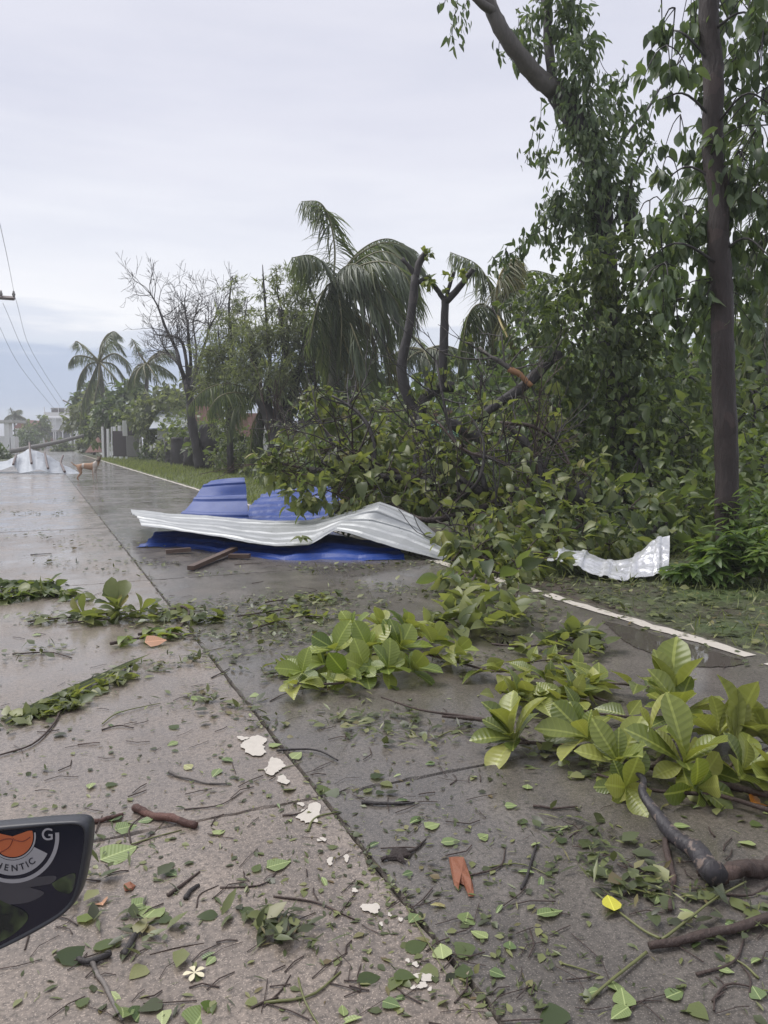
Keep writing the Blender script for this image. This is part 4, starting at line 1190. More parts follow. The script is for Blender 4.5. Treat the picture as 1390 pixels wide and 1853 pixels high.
# ================================================================== leafy trees and shrubs
def leafy(name, label, cat, base, stems, clumps, proto, mat, leaf, seed, bark='bark', n_obj=0, out=0.6, down=0.45, sub=14, zsq=0.85, tight=0.32, twigs=3, group=None):
    rg = np.random.default_rng(seed)
    root = thing(name, label, cat, base, group)
    for pts, r0, r1 in stems:
        bf = Buf(); limb(bf, pts, r0, r1, 14, 7, rg, 0.08)
        bf.build('stem' if cat in ('shrub', 'plant', 'hedge') else 'trunk', M[bark], root)
    pos, dr, nm, sz = [], [], [], []
    bs = Buf()
    for c, r, n in clumps:
        n = int(n * (3.2 if name == 'feathery_tree' else 1.2))
        p, sc = cloud(rg, c, (r, r, r * zsq), n, sub, tight)
        p[:, 2] = np.maximum(p[:, 2], 0.0)
        dd, nn = leaf_dirs(rg, p, c, out, down, 0.55, 0.25)
        pos.append(p); dr.append(dd); nm.append(nn); sz.append(leaf * np.clip(rg.lognormal(-.2, .32, n), .35, 1.6))
        near = min((q for s in stems for q in s[0]), key=lambda q: np.linalg.norm(np.asarray(q) - c)) if stems else np.asarray(c)
        for s in sc[:twigs]:
            s = s.copy(); s[2] = max(s[2], .02)
            bs.tube(catmull([near, (np.asarray(near) + s) / 2 + rg.normal(0, r * .12, 3), s], 6), np.linspace(0.02, 0.006, 6) * max(.6, r), 4)
    if bs.V:
        kind(bs.build('twigs', M[bark], root), 'stuff')
    pos, dr, nm, sz = np.vstack(pos), np.vstack(dr), np.vstack(nm), np.concatenate(sz)
    if proto is P_SM:
        foliage(root, proto, M[mat], pos, dr, nm, sz, n_obj)
    else:
        h = rg.random(len(pos)) < 0.55
        sz[~h] *= 0.8
        bf = Buf(); bf.leaves(proto, pos[h], dr[h], nm[h], sz[h]); bf.leaves(P_LA if proto is not P_LA else P_OVN, pos[~h], dr[~h], nm[~h], sz[~h] * 1.15)
        kind(bf.build('crown', M[mat], root), 'stuff')
    return root


def A(px, py, d):
    return at(px, py, d)

# feathery multi-stemmed trees left of the centre palm
D = 26.0
leafy('feathery_tree', 'multi-stemmed tree with forked dark trunks and windblown feathery leaves beside the centre palm', 'tree', gr(505, 864),
      [([A(500, 866, D), A(494, 780, D), A(470, 715, D), A(462, 660, D), A(455, 600, D)], .30, .08), ([A(505, 866, D), A(502, 780, D), A(508, 700, D), A(515, 640, D), A(505, 560, D)], .28, .07),
       ([A(508, 866, D), A(520, 790, D), A(530, 720, D), A(548, 640, D), A(560, 590, D)], .24, .06), ([A(498, 790, D), A(486, 730, D), A(488, 640, D), A(480, 540, D), A(475, 480, D)], .12, .015),
       ([A(512, 700, D), A(520, 600, D), A(505, 540, D), A(500, 480, D)], .06, .012), ([A(545, 640, D), A(572, 570, D), A(560, 520, D), A(545, 490, D)], .07, .012)],
      [(A(520, 560, D), .75, 300), (A(540, 600, D - .3), .9, 460), (A(500, 620, D), .9, 460), (A(470, 600, D + .3), .8, 320), (A(455, 650, D), .9, 360), (A(510, 680, D - .6), .9, 420), (A(550, 670, D), .8, 360), (A(575, 620, D), .8, 340), (A(520, 500, D), .6, 130), (A(478, 520, D), .5, 70), (A(540, 530, D), .6, 180), (A(480, 690, D - .6), .7, 240), (A(560, 730, D - .4), .8, 260), (A(430, 690, D + .5), .7, 200)],
      P_SM, 'feather', 0.24, 51, down=0.1, sub=22, tight=0.24, twigs=6)
D = 29.0
leafy('feathery_tree', 'thin feathery tree with wispy top twigs between bare tree and forked trunks', 'tree', gr(418, 857),
      [([A(418, 858, D), A(416, 780, D), A(412, 700, D), A(420, 620, D), A(414, 560, D), A(420, 500, D)], .14, .02), ([A(415, 760, D), A(430, 680, D), A(440, 600, D), A(448, 540, D)], .07, .012), ([A(414, 720, D), A(400, 640, D), A(392, 580, D)], .06, .012)],
      [(A(410, 620, D), 1.0, 420), (A(385, 650, D), .9, 330), (A(430, 650, D), 1.0, 420), (A(440, 590, D), .8, 200), (A(420, 560, D), .7, 120), (A(400, 700, D), .9, 330), (A(440, 700, D), .9, 330), (A(420, 520, D), .5, 50), (A(380, 700, D), .7, 180), (A(410, 760, D), .8, 220)],
      P_SM, 'feather', 0.24, 52, down=0.1, sub=22, tight=0.22, twigs=8)
leafy('dark_tree', 'dark leafy tree massed behind the centre palm trunk', 'tree', gr(590, 862), [([A(590, 862, 27.5), A(588, 760, 27.5), A(592, 650, 27.5)], .22, .1)],
      [(A(590, 640, 27), 1.3, 500), (A(570, 700, 27), 1.4, 560), (A(630, 690, 27), 1.3, 500), (A(600, 760, 27), 1.4, 500), (A(650, 760, 27), 1.2, 360), (A(545, 770, 27), 1.2, 380), (A(690, 780, 26.5), 1.1, 300)], P_OV, 'leaf_dark', 0.3, 53)

# shrubs along the lawn
for i, (x, y, d, r, n, lab, mt) in enumerate(((395, 800, 35, 1.1, 420, 'bright green bush behind the broad stump', 'leaf_mid'), (440, 815, 30, 1.0, 380, 'leafy bush under the thin feathery tree', 'leaf_mid'), (480, 835, 27, .8, 300, 'low olive shrub in front of the forked trunks', 'feather'),
                                              (410, 838, 31, .7, 260, 'scruffy low growth right of the broad stump', 'feather'), (350, 775, 41, 1.3, 420, 'round green bush behind the row of stumps', 'leaf_mid'), (310, 810, 44, .9, 260, 'low hedge growth between the smaller stumps', 'feather'), (275, 815, 50, 1.0, 240, 'ragged dark shrub behind the pale fence stakes', 'leaf_dark'),
                                              (540, 840, 22, .8, 300, 'shrub at the foot of the centre palm', 'leaf_mid'))):
    c = A(x, y, d)
    leafy('shrub', lab, 'shrub', (c[0], c[1], -.02), [([np.array([c[0], c[1], -.03]), c, c + np.array([.1, 0, r * .6])], .04, .015)], [(c, r, n), (c + np.array([.5 * r, .3, -.3 * r]), r * .8, n // 2), (c + np.array([-.6 * r, 0, -.35 * r]), r * .8, n // 2)], P_OV, mt, 0.2 if d < 33 else .26, 60 + i)

# trees behind the fence
for i, (x, y, d, r, n, lab, mt, lf) in enumerate(((225, 728, 60, 1.7, 600, 'dark broadleaf tree right of the lone tall palm', 'leaf_dark', .5), (168, 745, 75, 1.9, 700, 'grey green ragged tree below the lone tall palm', 'feather', .6), (288, 742, 50, 1.5, 560, 'yellowish open tree behind the pale fence stakes', 'feather', .42),
                                                  (205, 755, 66, 1.9, 500, 'low tree behind the white fence posts', 'leaf_mid', .5), (305, 735, 56, 1.3, 360, 'small dark tree crown behind the bare tree', 'leaf_dark', .42), (162, 715, 80, 1.4, 450, 'tall thin tree left of the lone palm trunk', 'leaf_dark', .5), (370, 715, 48, 2, 520, 'olive tree crown far behind the bare tree', 'feather', .4),
                                                  (68, 772, 130, 1.9, 380, 'dark round tree left of the far white house', 'leaf_mid', .6), (112, 806, 100, .9, 220, 'low bush in front of the far white house', 'leaf_mid', .4), (48, 798, 110, 1.8, 380, 'dense hedge tree behind the fallen pole', 'leaf_dark', .5), (-6, 826, 56, .9, 360, 'dark hedge bush at left road edge by the gate pillars', 'leaf_dark', .26),
                                                  (158, 800, 85, 1.1, 300, 'scrubby bush at the end of the road', 'feather', .4),  (245, 745, 57, 1.4, 300, 'small yellow green tree above the dark gate', 'leaf_mid', .36))):
    c = A(x, y, d)
    g = np.array([c[0], c[1], -.03])
    leafy('broadleaf_tree', lab, 'tree', g, [([g, g * .5 + c * .5 + np.array([.15, 0, 0]), c], .05 * r + .05, .03), ([g * .6 + c * .4, c + np.array([r * .4, 0, -.1 * r])], .06, .03)],
          [(c, r, n), (c + np.array([r * .7, .2, -.4 * r]), r * .8, n // 2), (c + np.array([-r * .7, -.2, -.5 * r]), r * .8, n // 2), (c + np.array([0, -.3, -.9 * r]), r * .8, n // 3), (c + np.array([.2 * r, 0, .6 * r]), r * .6, n // 4)],
          P_OV, mt, lf, 80 + i, sub=16, tight=0.28)

# thicket behind the fallen tree
TH = [(700, 800, 17, 1.2, 420, 'green shrub behind the centre of the fallen crown', 'leaf_mid'), (770, 810, 17, 1.1, 380, 'leafy creeper mound in front of the lopped trunks', 'leaf_mid'), (830, 830, 15.5, 1.0, 340, 'shrub at the foot of the palm with yellow stalks', 'leaf_mid'),
      (640, 790, 19, 1.3, 420, 'dark shrub between the centre palm and fallen crown', 'leaf_dark'), (975, 730, 16, 1.2, 460, 'tall dark thicket behind the broken pale branch', 'leaf_dark'), (1050, 620, 17, 1.3, 460, 'high dark thicket crown left of the leaning tree', 'leaf_dark'), (1230, 720, 14, 1.4, 560, 'thicket between the leaning and the straight tree', 'leaf_dark'),
      (1210, 830, 11, .9, 420, 'green thicket foliage left of the straight brown trunk', 'leaf_mid'), (1240, 920, 9.5, .62, 330, 'ferny growth above the end of the foil', 'leaf_mid'), (1360, 760, 12, 1.1, 460, 'thicket right of the straight brown trunk', 'leaf_mid'), (1370, 860, 9.5, .7, 330, 'green bush at right picture edge', 'leaf_mid'),
      (1120, 900, 11, .7, 300, 'dark growth at the foot of the leaning tree', 'leaf_dark'), (1300, 640, 16, 1.3, 460, 'pale thicket behind the straight trunk', 'feather'), (1180, 960, 8.6, .4, 190, 'low plant leaning over the foil', 'leaf_mid'), (880, 760, 17, 1.3, 380, 'undergrowth behind the fallen branches', 'leaf_dark'), (1000, 800, 13, 1.0, 340, 'shaded shrub under the broken pale branch', 'leaf_dark'), (1090, 700, 15, 1.6, 460, 'shaded thicket behind the leaning trunk', 'leaf_dark'),
      (1430, 700, 14, 1.5, 360, 'dense bush just past the right edge', 'leaf_dark'), (560, 800, 21, 1.0, 300, 'grey green shrub left behind the fallen crown', 'feather')]
for i, (x, y, d, r, n, lab, mt) in enumerate(TH):
    c = A(x, y, d); g = np.array([c[0], c[1], -.03])
    leafy('thicket_shrub', lab, 'shrub', g, [([g, g * .4 + c * .6, c + np.array([.1, 0, .3 * r])], .05, .02), ([g + np.array([.2, 0, 0]), c + np.array([.5 * r, 0, .1])], .035, .012), ([g, c + np.array([-.5 * r, .1, 0])], .03, .012)],
          [(c, r, n), (c + np.array([r * .8, .3, -.4 * r]), r * .8, n // 2), (c + np.array([-r * .8, -.2, -.4 * r]), r * .8, n // 2), (c + np.array([0, 0, -.9 * r]), r * .9, n // 2)], P_OV if i % 3 else P_LA, mt, .17 if d < 12 else .22, 110 + i, n_obj=0, sub=12)

# far green behind everything: one mass of trees
rng = np.random.default_rng(140)
bf = Buf()
pos = []
for k in range(900):
    d = rng.uniform(24, 50)
    x = rng.uniform(640, 1480)
    top = 690 - 70 * (x > 1000) + 25 * math.sin(x / 37) + rng.normal(0, 12)
    y = rng.uniform(top, 850)
    c = A(x, y, d)
    if c[2] < 0.1:
        continue
    pos.append(c + rng.normal(0, .5, (14, 3)))
pos = np.vstack(pos); pos[:, 2] = np.maximum(pos[:, 2], 0)
dd, nn = leaf_dirs(rng, pos, pos.mean(0), 0.1, 0.5, 0.7, 0.2)
bf.leaves(P_OV, pos, dd, nn, rng.uniform(.25, .5, len(pos)))
o = kind(bf.build('woodland', M['leaf_dark'], base=(20, 26, 0)), 'stuff'); o['label'] = 'dark mass of trees behind the roadside thicket'; o['category'] = 'woodland'

# weeds with fingered leaves by the straight trunk
rng = np.random.default_rng(150)
for i, (x, y0, y1, d, lab) in enumerate(((1370, 1050, 880, 7.0, 'cassava-like weed with fingered leaves right of the brown trunk'), (1345, 1060, 960, 6.7, 'low bright weed with fingered leaves in front of the brown trunk'), (1285, 1062, 985, 6.7, 'small fingered weed left of the brown trunk base'), (1250, 1062, 1025, 6.6, 'short feathery weed at the end of the foil'), (1388, 1075, 940, 6.5, 'tall weed at the right picture edge'), (1400, 1040, 860, 7.6, 'weed stalks behind the right picture edge'))):
    g = gr(x, 800 + 1668 / d); t = at(x, y1, d)
    root = thing('weed', lab, 'plant', g)
    pos, dr, nm, sz = [], [], [], []
    bs = Buf()
    for s in range(7):
        tip = g + (t - g) * rng.uniform(.5, 1.05) + np.array([rng.normal(0, .14), rng.normal(0, .14), 0])
        q = catmull([g + rng.normal(0, .03, 3) * [1, 1, 0], (g + tip) / 2 + rng.normal(0, .04, 3), tip], 8)
        bs.tube(q, np.linspace(.008, .004, 8), 5)
        for hub in q[3:]:
            m = 7
            a0 = rng.uniform(0, 6)
            for j in range(m):
                a = a0 + j * 2 * math.pi / m
                pos.append(hub + rng.normal(0, .02, 3)); dr.append([math.cos(a), math.sin(a), rng.uniform(-.5, .35)]); nm.append([rng.normal(0, .3), rng.normal(0, .3), 1]); sz.append(rng.uniform(.1, .19))
    bs.build('stem', M['stem_green'], root)
    foliage(root, P_LA, M['leaf_weed'], pos, dr, nm, sz, 40, 'leaves')

# ================================================================== lawn grass, verge litter
rng = np.random.default_rng(160)
n = 26000
y = 11 + 49 * rng.random(n) ** 1.6
x = 3.74 + rng.random(n) ** 1.1 * 5.2
p = np.c_[x, y, np.full(n, -.012)]
d = np.c_[rng.normal(0.15, .45, n), rng.normal(0, .45, n), np.ones(n)]
bf = Buf(); bf.leaves(leaf_proto('blade', 2, .1, .3), p, d, rng.normal(0, 1, (n, 3)), rng.uniform(.06, .15, n) * (1 + (y > 30) * .5), 1.6)
n = 2600
p2 = np.c_[3.74 + rng.random(n) ** .8 * 3.2, rng.uniform(1.2, 8, n), np.full(n, -.03)]
d = np.c_[rng.normal(0.15, .7, n), rng.normal(0, .7, n), np.ones(n)]
bf.leaves(leaf_proto('blade', 2, .1, .3), p2, d, rng.normal(0, 1, (n, 3)), rng.uniform(.05, .12, n), 0.9)
o = kind(bf.build('grass', M['grass']), 'stuff'); o['label'] = 'short green grass along the verge'; o['category'] = 'grass'

# ================================================================== fence, gate and wreckage on the far verge
def stake(px, y0, y1, w, mat, parent, lean=0.0, name='post'):
    d = 1668 / (y1 - 800)
    b = Buf(); g = gr(px, y1); t = at(px + lean, y0, d)
    limb(b, [g - np.array([0, 0, .1]), (g + t) / 2, t], w, w * .95, 5, 6, None)
    return b.build(name, mat, parent, smooth=False)

fence = thing('picket_fence', 'row of tall white fence posts beyond the lawn', 'fence', gr(205, 830))
for px, y0, y1, w, ln in ((187, 772, 830, .09, -2), (196, 776, 830, .11, -1), (202, 772, 830, .06, 0), (209, 772, 831, .13, -2), (219, 770, 832, .14, -3), (229, 764, 832, .08, -2)):
    stake(px, y0, y1, w, M['white_paint'], fence, ln)
gate = thing('dark_gate', 'dark brown metal gate leaf with grey lower panel behind the white posts', 'gate', gr(236, 833))
d = 50.0
for (x0, x1, y0, y1, nm_, mt) in ((229, 252, 768, 788, 'upper_panel', 'dark_metal'), (230, 251, 789, 826, 'lower_panel', 'concrete'), (205, 228, 780, 826, 'side_panel', 'dark_metal')):
    a, c = at(x0, y1, d), at(x1, y0, d)
    b = Buf(); b.box((a + c) / 2, (np.linalg.norm((c - a)[:2]), .08, c[2] - a[2]), math.atan2((c - a)[1], (c - a)[0]))
    b.build(nm_, M[mt], gate, smooth=False)
b = Buf(); b.box(at(226, 775, 49.8), (.3, .04, 1.0), .2); b.build('notice', M['white_paint'], gate, smooth=False)
fence2 = thing('stake_fence', 'three pale weathered fence stakes at the end of the stump row', 'fence', gr(255, 833))
for px, y0, y1, w, ln in ((248, 786, 828, .07, -2), (256, 784, 832, .09, -2), (261, 788, 828, .06, 2)):
    stake(px, y0, y1, w, M['cream'], fence2, ln, 'stake')
b = Buf(); a = [at(154, 819, 72), at(186, 818, 66), at(184, 800, 66), at(178, 790, 68), at(168, 803, 70)]
a = np.array(a); off = nrm(np.cross(a[1] - a[0], a[3] - a[0])) * .03
b.faces(np.vstack([a, a + off]), [(0, 1, 2, 3, 4), (9, 8, 7, 6, 5)] + [(i, (i + 1) % 5, 5 + (i + 1) % 5, 5 + i) for i in range(5)])
bs_ = a.mean(0); bs_[2] = a[:, 2].min()
tag(b.build('rusted_sheet', M['rust'], base=bs_, smooth=False), 'rust brown roofing piece leaning in a triangle by the white posts', 'metal sheet')
net = [[at(180, 823, 66), at(190, 822, 65), at(200, 824, 64), at(208, 822, 63)], [at(182, 820, 68), at(192, 818, 67), at(200, 816, 66), at(207, 815, 65)]]
b = sheet(net, nu=14, nv=6, ribs=1, rib_h=.05, rough=.3, seed=3, crump=2)
V = np.vstack(b.V)
tag(b.build('plastic_sheet', [M['white_paint']] * 3, base=V.mean(0), smooth=False), 'crumpled white plastic lying on grass before the white posts', 'plastic')
rng = np.random.default_rng(170)
b = Buf()
for k in range(40):
    c = gr(232 + rng.normal(0, 7), 826 + rng.normal(0, 2)) + np.array([0, 0, abs(rng.normal(.25, .2))])
    e = c + rng.normal(0, .35, 3)
    b.tube([c, (c + e) / 2 + rng.normal(0, .1, 3), e], .03, 4)
tag(kind(b.build('branch_heap', M['bark'], base=gr(232, 826)), 'thing'), 'dark heap of broken branches at the foot of the gate', 'branch heap')

# ================================================================== buildings
def bx(root, name, px0, px1, py0, py1, d, depth, mat, out=0.0, parent=None):
    """box filling a pixel window at depth d, facing the road's camera end"""
    a, c = at(px0, py1, d), at(px1, py0, d)
    w = np.dot(c - a, _r)
    b = Buf()
    rot = np.stack([_r, np.array([math.sin(YAW), math.cos(YAW), 0]), np.array([0, 0, 1.0])], 1)
    b.box((a + c) / 2 + rot[:, 1] * (depth / 2 - out), (w, depth, max(.02, c[2] - a[2])), rot=rot)
    return b.build(name, mat, parent or root, smooth=False)

d = 170.0
hs = thing('white_house', 'white three storey house with balconies and roof shelter at the road end', 'house', gr(105, 809.8))
bx(hs, 'wall', 78, 134, 753, 809, d, 8, M['white_paint'])
for y0, y1 in ((752, 758), (774, 779)):
    bx(hs, 'balcony_slab', 75, 137, y1 - 2, y1, d, 2.4, M['white_paint'], 2.2)
for x in (80, 92, 104, 107.5, 120, 134):
    bx(hs, 'column', x - .8, x + .8, 757, 809, d, .25, M['white_paint'], 2.1)
for x0, x1, y0, y1 in ((82, 99, 760, 773), (110, 128, 760, 773), (100, 104, 761, 774), (82, 104, 782, 797), (110, 130, 782, 797)):
    w_ = bx(hs, 'window', x0, x1, y0, y1, d, .2, M['dark_glass'], .1)
bx(hs, 'parapet', 80, 134, 746, 753, d, .2, M['cream'], .15)
bx(hs, 'roof_shelter', 92, 118, 738, 740.5, d, 4, M['concrete'], .1)
bx(hs, 'shelter_wall', 93, 117, 741, 746, d, 3, M['dark_metal'], .05)
for x in (81, 106, 118, 128):
    bx(hs, 'roof_post', x - .4, x + .4, 737, 746, d, .2, M['white_paint'], .2)
bx(hs, 'porch_roof', 70, 101, 793, 800, d, 3, M['red_roof'], 3.2)
d = 150.0
h2 = thing('red_roof_house', 'low house with red roof between gate pillars and white house', 'house', gr(44, 811))
bx(h2, 'wall', 28, 56, 775, 811, d, 6, M['cream'])
a = [at(25, 775, d), at(59, 775, d), at(52, 760, d), at(36, 760, d)]
rot1 = np.array([math.sin(YAW), math.cos(YAW), 0]) * 6
b = Buf(); b.faces(np.vstack([a, np.array(a) + rot1]), [(0, 1, 2, 3), (7, 6, 5, 4), (0, 4, 5, 1), (1, 5, 6, 2), (2, 6, 7, 3), (3, 7, 4, 0)])
b.build('roof', M['red_roof'], h2, smooth=False)
bx(h2, 'window', 35, 45, 785, 798, d, .2, M['dark_glass'], .1)
d = 75.0
g1 = thing('gatehouse', 'white gate pillars carrying a flat slab on the left of the road', 'gateway', gr(10, 822))
bx(g1, 'roof_slab', -25, 24, 760, 765, d, 3, M['cream'], .3)
for x0, x1, y0 in ((8, 17, 765), (-20, -8, 765), (20, 28, 790)):
    bx(g1, 'pillar', x0, x1, y0, 822, d, .7, M['white_paint'])
bx(g1, 'low_wall', -18, 22, 789, 822, d, .3, M['white_paint'], -.3)

# houses glimpsed through the trees
d = 46.0
h3 = thing('pink_house', 'pink walled house with pale sheet roof glimpsed behind the bare tree', 'house', gr(390, 836))
bx(h3, 'wall', 285, 478, 768, 836, d, 6, M['cream'])
bx(h3, 'brick_panel', 342, 372, 735, 768, d, 5, M['pink_wall'], .2)
bx(h3, 'gable_panel', 425, 475, 748, 790, d, .3, M['pink_wall'], .25)
a = [at(270, 775, d - 1), at(338, 772, d - 1), at(338, 742, d + 4), at(290, 742, d + 4)]
b = Buf(); b.faces(np.vstack([a, np.array(a) - [0, 0, .06]]), [(0, 1, 2, 3), (7, 6, 5, 4), (0, 4, 5, 1), (1, 5, 6, 2), (2, 6, 7, 3), (3, 7, 4, 0)])
b.build('roof', M['galv_blue'], h3, smooth=False)
for x0, x1 in ((300, 318), (395, 412)):
    bx(h3, 'window', x0, x1, 785, 806, d, .2, M['dark_glass'], .1)
d = 21.0
h4 = thing('brick_shed', 'low brick shed with white wall glimpsed behind the lopped tree', 'shed', gr(740, 880))
bx(h4, 'wall', 655, 705, 762, 880, d, 3, M['cream'])
bx(h4, 'brick_wall', 770, 830, 742, 880, d, 3, M['pink_wall'])
bx(h4, 'ledge', 762, 838, 738, 743, d, 3.1, M['concrete'], .1)
net = [[at(742, 775, 14.6), at(780, 782, 14.5), at(830, 790, 14.4)], [at(745, 755, 15.6), at(785, 765, 15.5), at(828, 776, 15.4)]]
b = sheet(net, nu=24, nv=16, ribs=5, rib_h=.03, along='v', seed=5)
V = np.vstack(b.V)
tag(b.build('roofing_sheet', [M['green_sheet']] * 3, base=V.mean(0), smooth=False), 'green roofing sheet caught behind the lopped tree', 'roofing sheet')

# ================================================================== poles and wires
pl = thing('utility_pole', 'utility pole past the left edge, only its crossarm end showing', 'utility pole', gr(-24, 841))
d = 40.5
b = Buf(); limb(b, [gr(-24, 841), at(-22, 500, d)], .15, .11, 8, 9); b.build('pole', M['concrete'], pl)
b = Buf(); e0, e1 = at(-75, 533, d), at(26, 540, d)
dv = nrm(e1 - e0); b.tube([e0, e1], .11, 4); b.build('crossarm', M['wood_grey'], pl, smooth=False)
for x in (2, 25, -40, -65):
    b = Buf(); c = at(x, 536 + .07 * x * .5, d); b.tube([c, c + [0, 0, .12], c + [0, 0, .2], c + [0, 0, .3]], [.05, .09, .06, .04], 8); b.build('insulator', M['concrete'], pl)
d2 = 118.0
pl2 = thing('utility_pole', 'leaning utility pole with broken crossarm beside the far white house', 'utility pole', gr(132, 814))
b = Buf(); limb(b, [gr(132, 814), at(131, 770, d2), at(134, 728, d2)], .2, .15, 8, 7); b.build('pole', M['concrete'], pl2)
b = Buf(); b.tube([at(114, 724, d2), at(124, 729, d2), at(139, 737, d2)], .12, 5); b.build('crossarm', M['wood_grey'], pl2)
for i, (p0, p1, p2, lab) in enumerate((((at(25, 530, 40.5)), at(60, 640, 75), at(118, 732, d2), 'overhead wire running from the near crossarm tip down to the far pole'),
                                       (at(5, 548, 40.8), at(52, 650, 75), at(108, 735, d2), 'middle overhead wire sagging past the far white house'), (at(-25, 540, 41), at(38, 665, 78), at(98, 740, d2), 'lowest overhead wire nearest the left edge'),
                                       (at(25, 528, 40.5), at(14, 470, 28), at(-8, 370, 20), 'overhead wire rising from the crossarm toward the viewer'))):
    b = Buf(); b.tube(catmull([p0, p1 , p2], 24), np.linspace(.010, .020, 24) if i < 3 else .008, 5)
    tag(b.build('wire', M['wire'], base=p0), lab, 'wire')
b = Buf(); limb(b, [at(18, 817, 56), at(60, 809, 57), at(100, 801, 58), at(152, 788, 59)], .19, .13, 14, 9)
tag(b.build('fallen_pole', M['concrete'], base=gr(30, 829)), 'toppled utility pole slanting across the road behind the torn roof', 'utility pole')

# ================================================================== dog
k = NT('tan and white dog coat')
tc = k.new('ShaderNodeSeparateXYZ'); k.lk(k.new('ShaderNodeTexCoord').outputs['Object'], tc.inputs[0])
band = k.math('MULTIPLY', k.math('GREATER_THAN', tc.outputs[0], 0.19), k.math('LESS_THAN', tc.outputs[0], 0.33))
hip = k.math('MULTIPLY', k.math('MULTIPLY', k.math('GREATER_THAN', tc.outputs[0], -0.17), k.math('LESS_THAN', tc.outputs[0], -0.10)), k.math('GREATER_THAN', tc.outputs[2], 0.40))
low = k.math('LESS_THAN', tc.outputs[2], 0.07)
head = k.math('MULTIPLY', k.math('GREATER_THAN', tc.outputs[2], 0.62), k.math('GREATER_THAN', tc.outputs[0], 0.28))
c = k.mix(k.noise(14, 3), (0.46, 0.29, 0.19), (0.37, 0.225, 0.145))
c = k.mix(k.math('MAXIMUM', k.math('MAXIMUM', band, hip), low), c, (0.62, 0.56, 0.50))
c = k.mix(k.math('MULTIPLY', head, .85), c, (0.10, 0.085, 0.07))
k.set(Base_Color=c, Roughness=0.8)
M['dog'] = k.m
jt = {'pel': (-.27, 0, .47, .085), 'loin': (-.1, 0, .485, .085), 'chest': (.12, 0, .46, .115), 'sh': (.24, 0, .49, .095), 'neck': (.33, 0, .60, .065), 'head': (.375, -.03, .675, .062), 'muz': (.365, -.13, .645, .036), 'nose': (.36, -.18, .632, .026),
      'earL0': (.42, -.02, .735, .024), 'earL1': (.445, -.01, .80, .009), 'earR0': (.335, -.02, .735, .024), 'earR1': (.31, -.01, .80, .009),
      't1': (-.37, 0, .49, .024), 't2': (-.46, 0, .53, .017), 't3': (-.53, 0, .60, .012)}
ed = [('pel', 'loin'), ('loin', 'chest'), ('chest', 'sh'), ('sh', 'neck'), ('neck', 'head'), ('head', 'muz'), ('muz', 'nose'), ('head', 'earL0'), ('earL0', 'earL1'), ('head', 'earR0'), ('earR0', 'earR1'), ('pel', 't1'), ('t1', 't2'), ('t2', 't3')]
for s, sx in ((-1, .0), (1, .05)):
    jt.update({f'f0{s}': (.2 + sx * .5, .065 * s, .36, .05), f'f1{s}': (.19 + sx, .07 * s, .20, .027), f'f2{s}': (.20 + sx, .07 * s, .05, .02), f'f3{s}': (.235 + sx, .07 * s, .018, .021),
               f'h0{s}': (-.25 - sx * .5, .07 * s, .38, .062), f'h1{s}': (-.20 - sx, .08 * s, .27, .043), f'h2{s}': (-.32 - sx, .08 * s, .16, .023), f'h3{s}': (-.30 - sx, .08 * s, .05, .019), f'h4{s}': (-.265 - sx, .08 * s, .018, .021)})
    ed += [('sh', f'f0{s}'), (f'f0{s}', f'f1{s}'), (f'f1{s}', f'f2{s}'), (f'f2{s}', f'f3{s}'), ('pel', f'h0{s}'), (f'h0{s}', f'h1{s}'), (f'h1{s}', f'h2{s}'), (f'h2{s}', f'h3{s}'), (f'h3{s}', f'h4{s}')]
names = list(jt)
me = bpy.data.meshes.new('dog')
me.from_pydata([jt[q][:3] for q in names], [(names.index(a), names.index(c_)) for a, c_ in ed], [])
dog = bpy.data.objects.new('dog', me); col.objects.link(dog)
md = dog.modifiers.new('skin', 'SKIN'); md.use_smooth_shade = True
sv = me.skin_vertices[0].data
for i, q in enumerate(names):
    sv[i].radius = (jt[q][3], jt[q][3]); sv[i].use_root = (i == 0)
dog.modifiers.new('sub', 'SUBSURF').levels = 2
dog.modifiers['sub'].render_levels = 2
me.materials.append(M['dog'])
g = gr(160, 873)
dog.location = g; dog.rotation_euler = (0, 0, -YAW * .9); dog.scale = (0.92, 0.92, 1.02)
tag(dog, 'tan and white dog standing on the wet road looking back at the viewer', 'dog')

# ================================================================== motorcycle mirror at the lower left
MD = 0.62
def mpt(x, y, z=0.0):
    return at(x, y, MD) - _f * z          # z metres toward the viewer
k = NT('black mirror housing'); k.set(Base_Color=(0.035, 0.037, 0.045), Roughness=0.42); k.bump(k.noise(300, 2), .1, .001); M['housing'] = k.m
k = NT('dark mirror glass')
k.set(Base_Color=(0.008, 0.009, 0.022), Roughness=0.12); M['mirror'] = k.m
k = NT('painted camouflage reflection')
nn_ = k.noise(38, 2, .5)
k.set(Base_Color=k.ramp(nn_, [(0.40, (0.012, 0.016, 0.016)), (0.48, (0.035, 0.048, 0.025)), (0.56, (0.06, 0.08, 0.04)), (0.66, (0.04, 0.04, 0.045))], 'EASE'), Roughness=0.2); M['camo_reflection'] = k.m  # rider's camouflage clothes mirrored in the glass, painted as colour
M['reflected_orange'] = plain_mat('orange emblem mirrored', (0.50, 0.135, 0.055), .35, vary=.12, scale=60)  # these emblem colours paint the reflection of the rider's shirt
M['reflected_orange_dark'] = plain_mat('dark orange emblem mirrored seam', (0.24, 0.05, 0.025), .35, vary=.1)
M['reflected_silver'] = plain_mat('silver emblem mirrored', (0.36, 0.35, 0.37), .35, vary=.15, scale=60)
M['reflected_ink'] = plain_mat('mirrored emblem ink', (0.02, 0.02, 0.03), .35)
mir = thing('motorcycle_mirror', 'black motorcycle mirror with painted reflection of round orange and silver emblem mirrored at lower left', 'mirror', at(-20, 1600, MD))
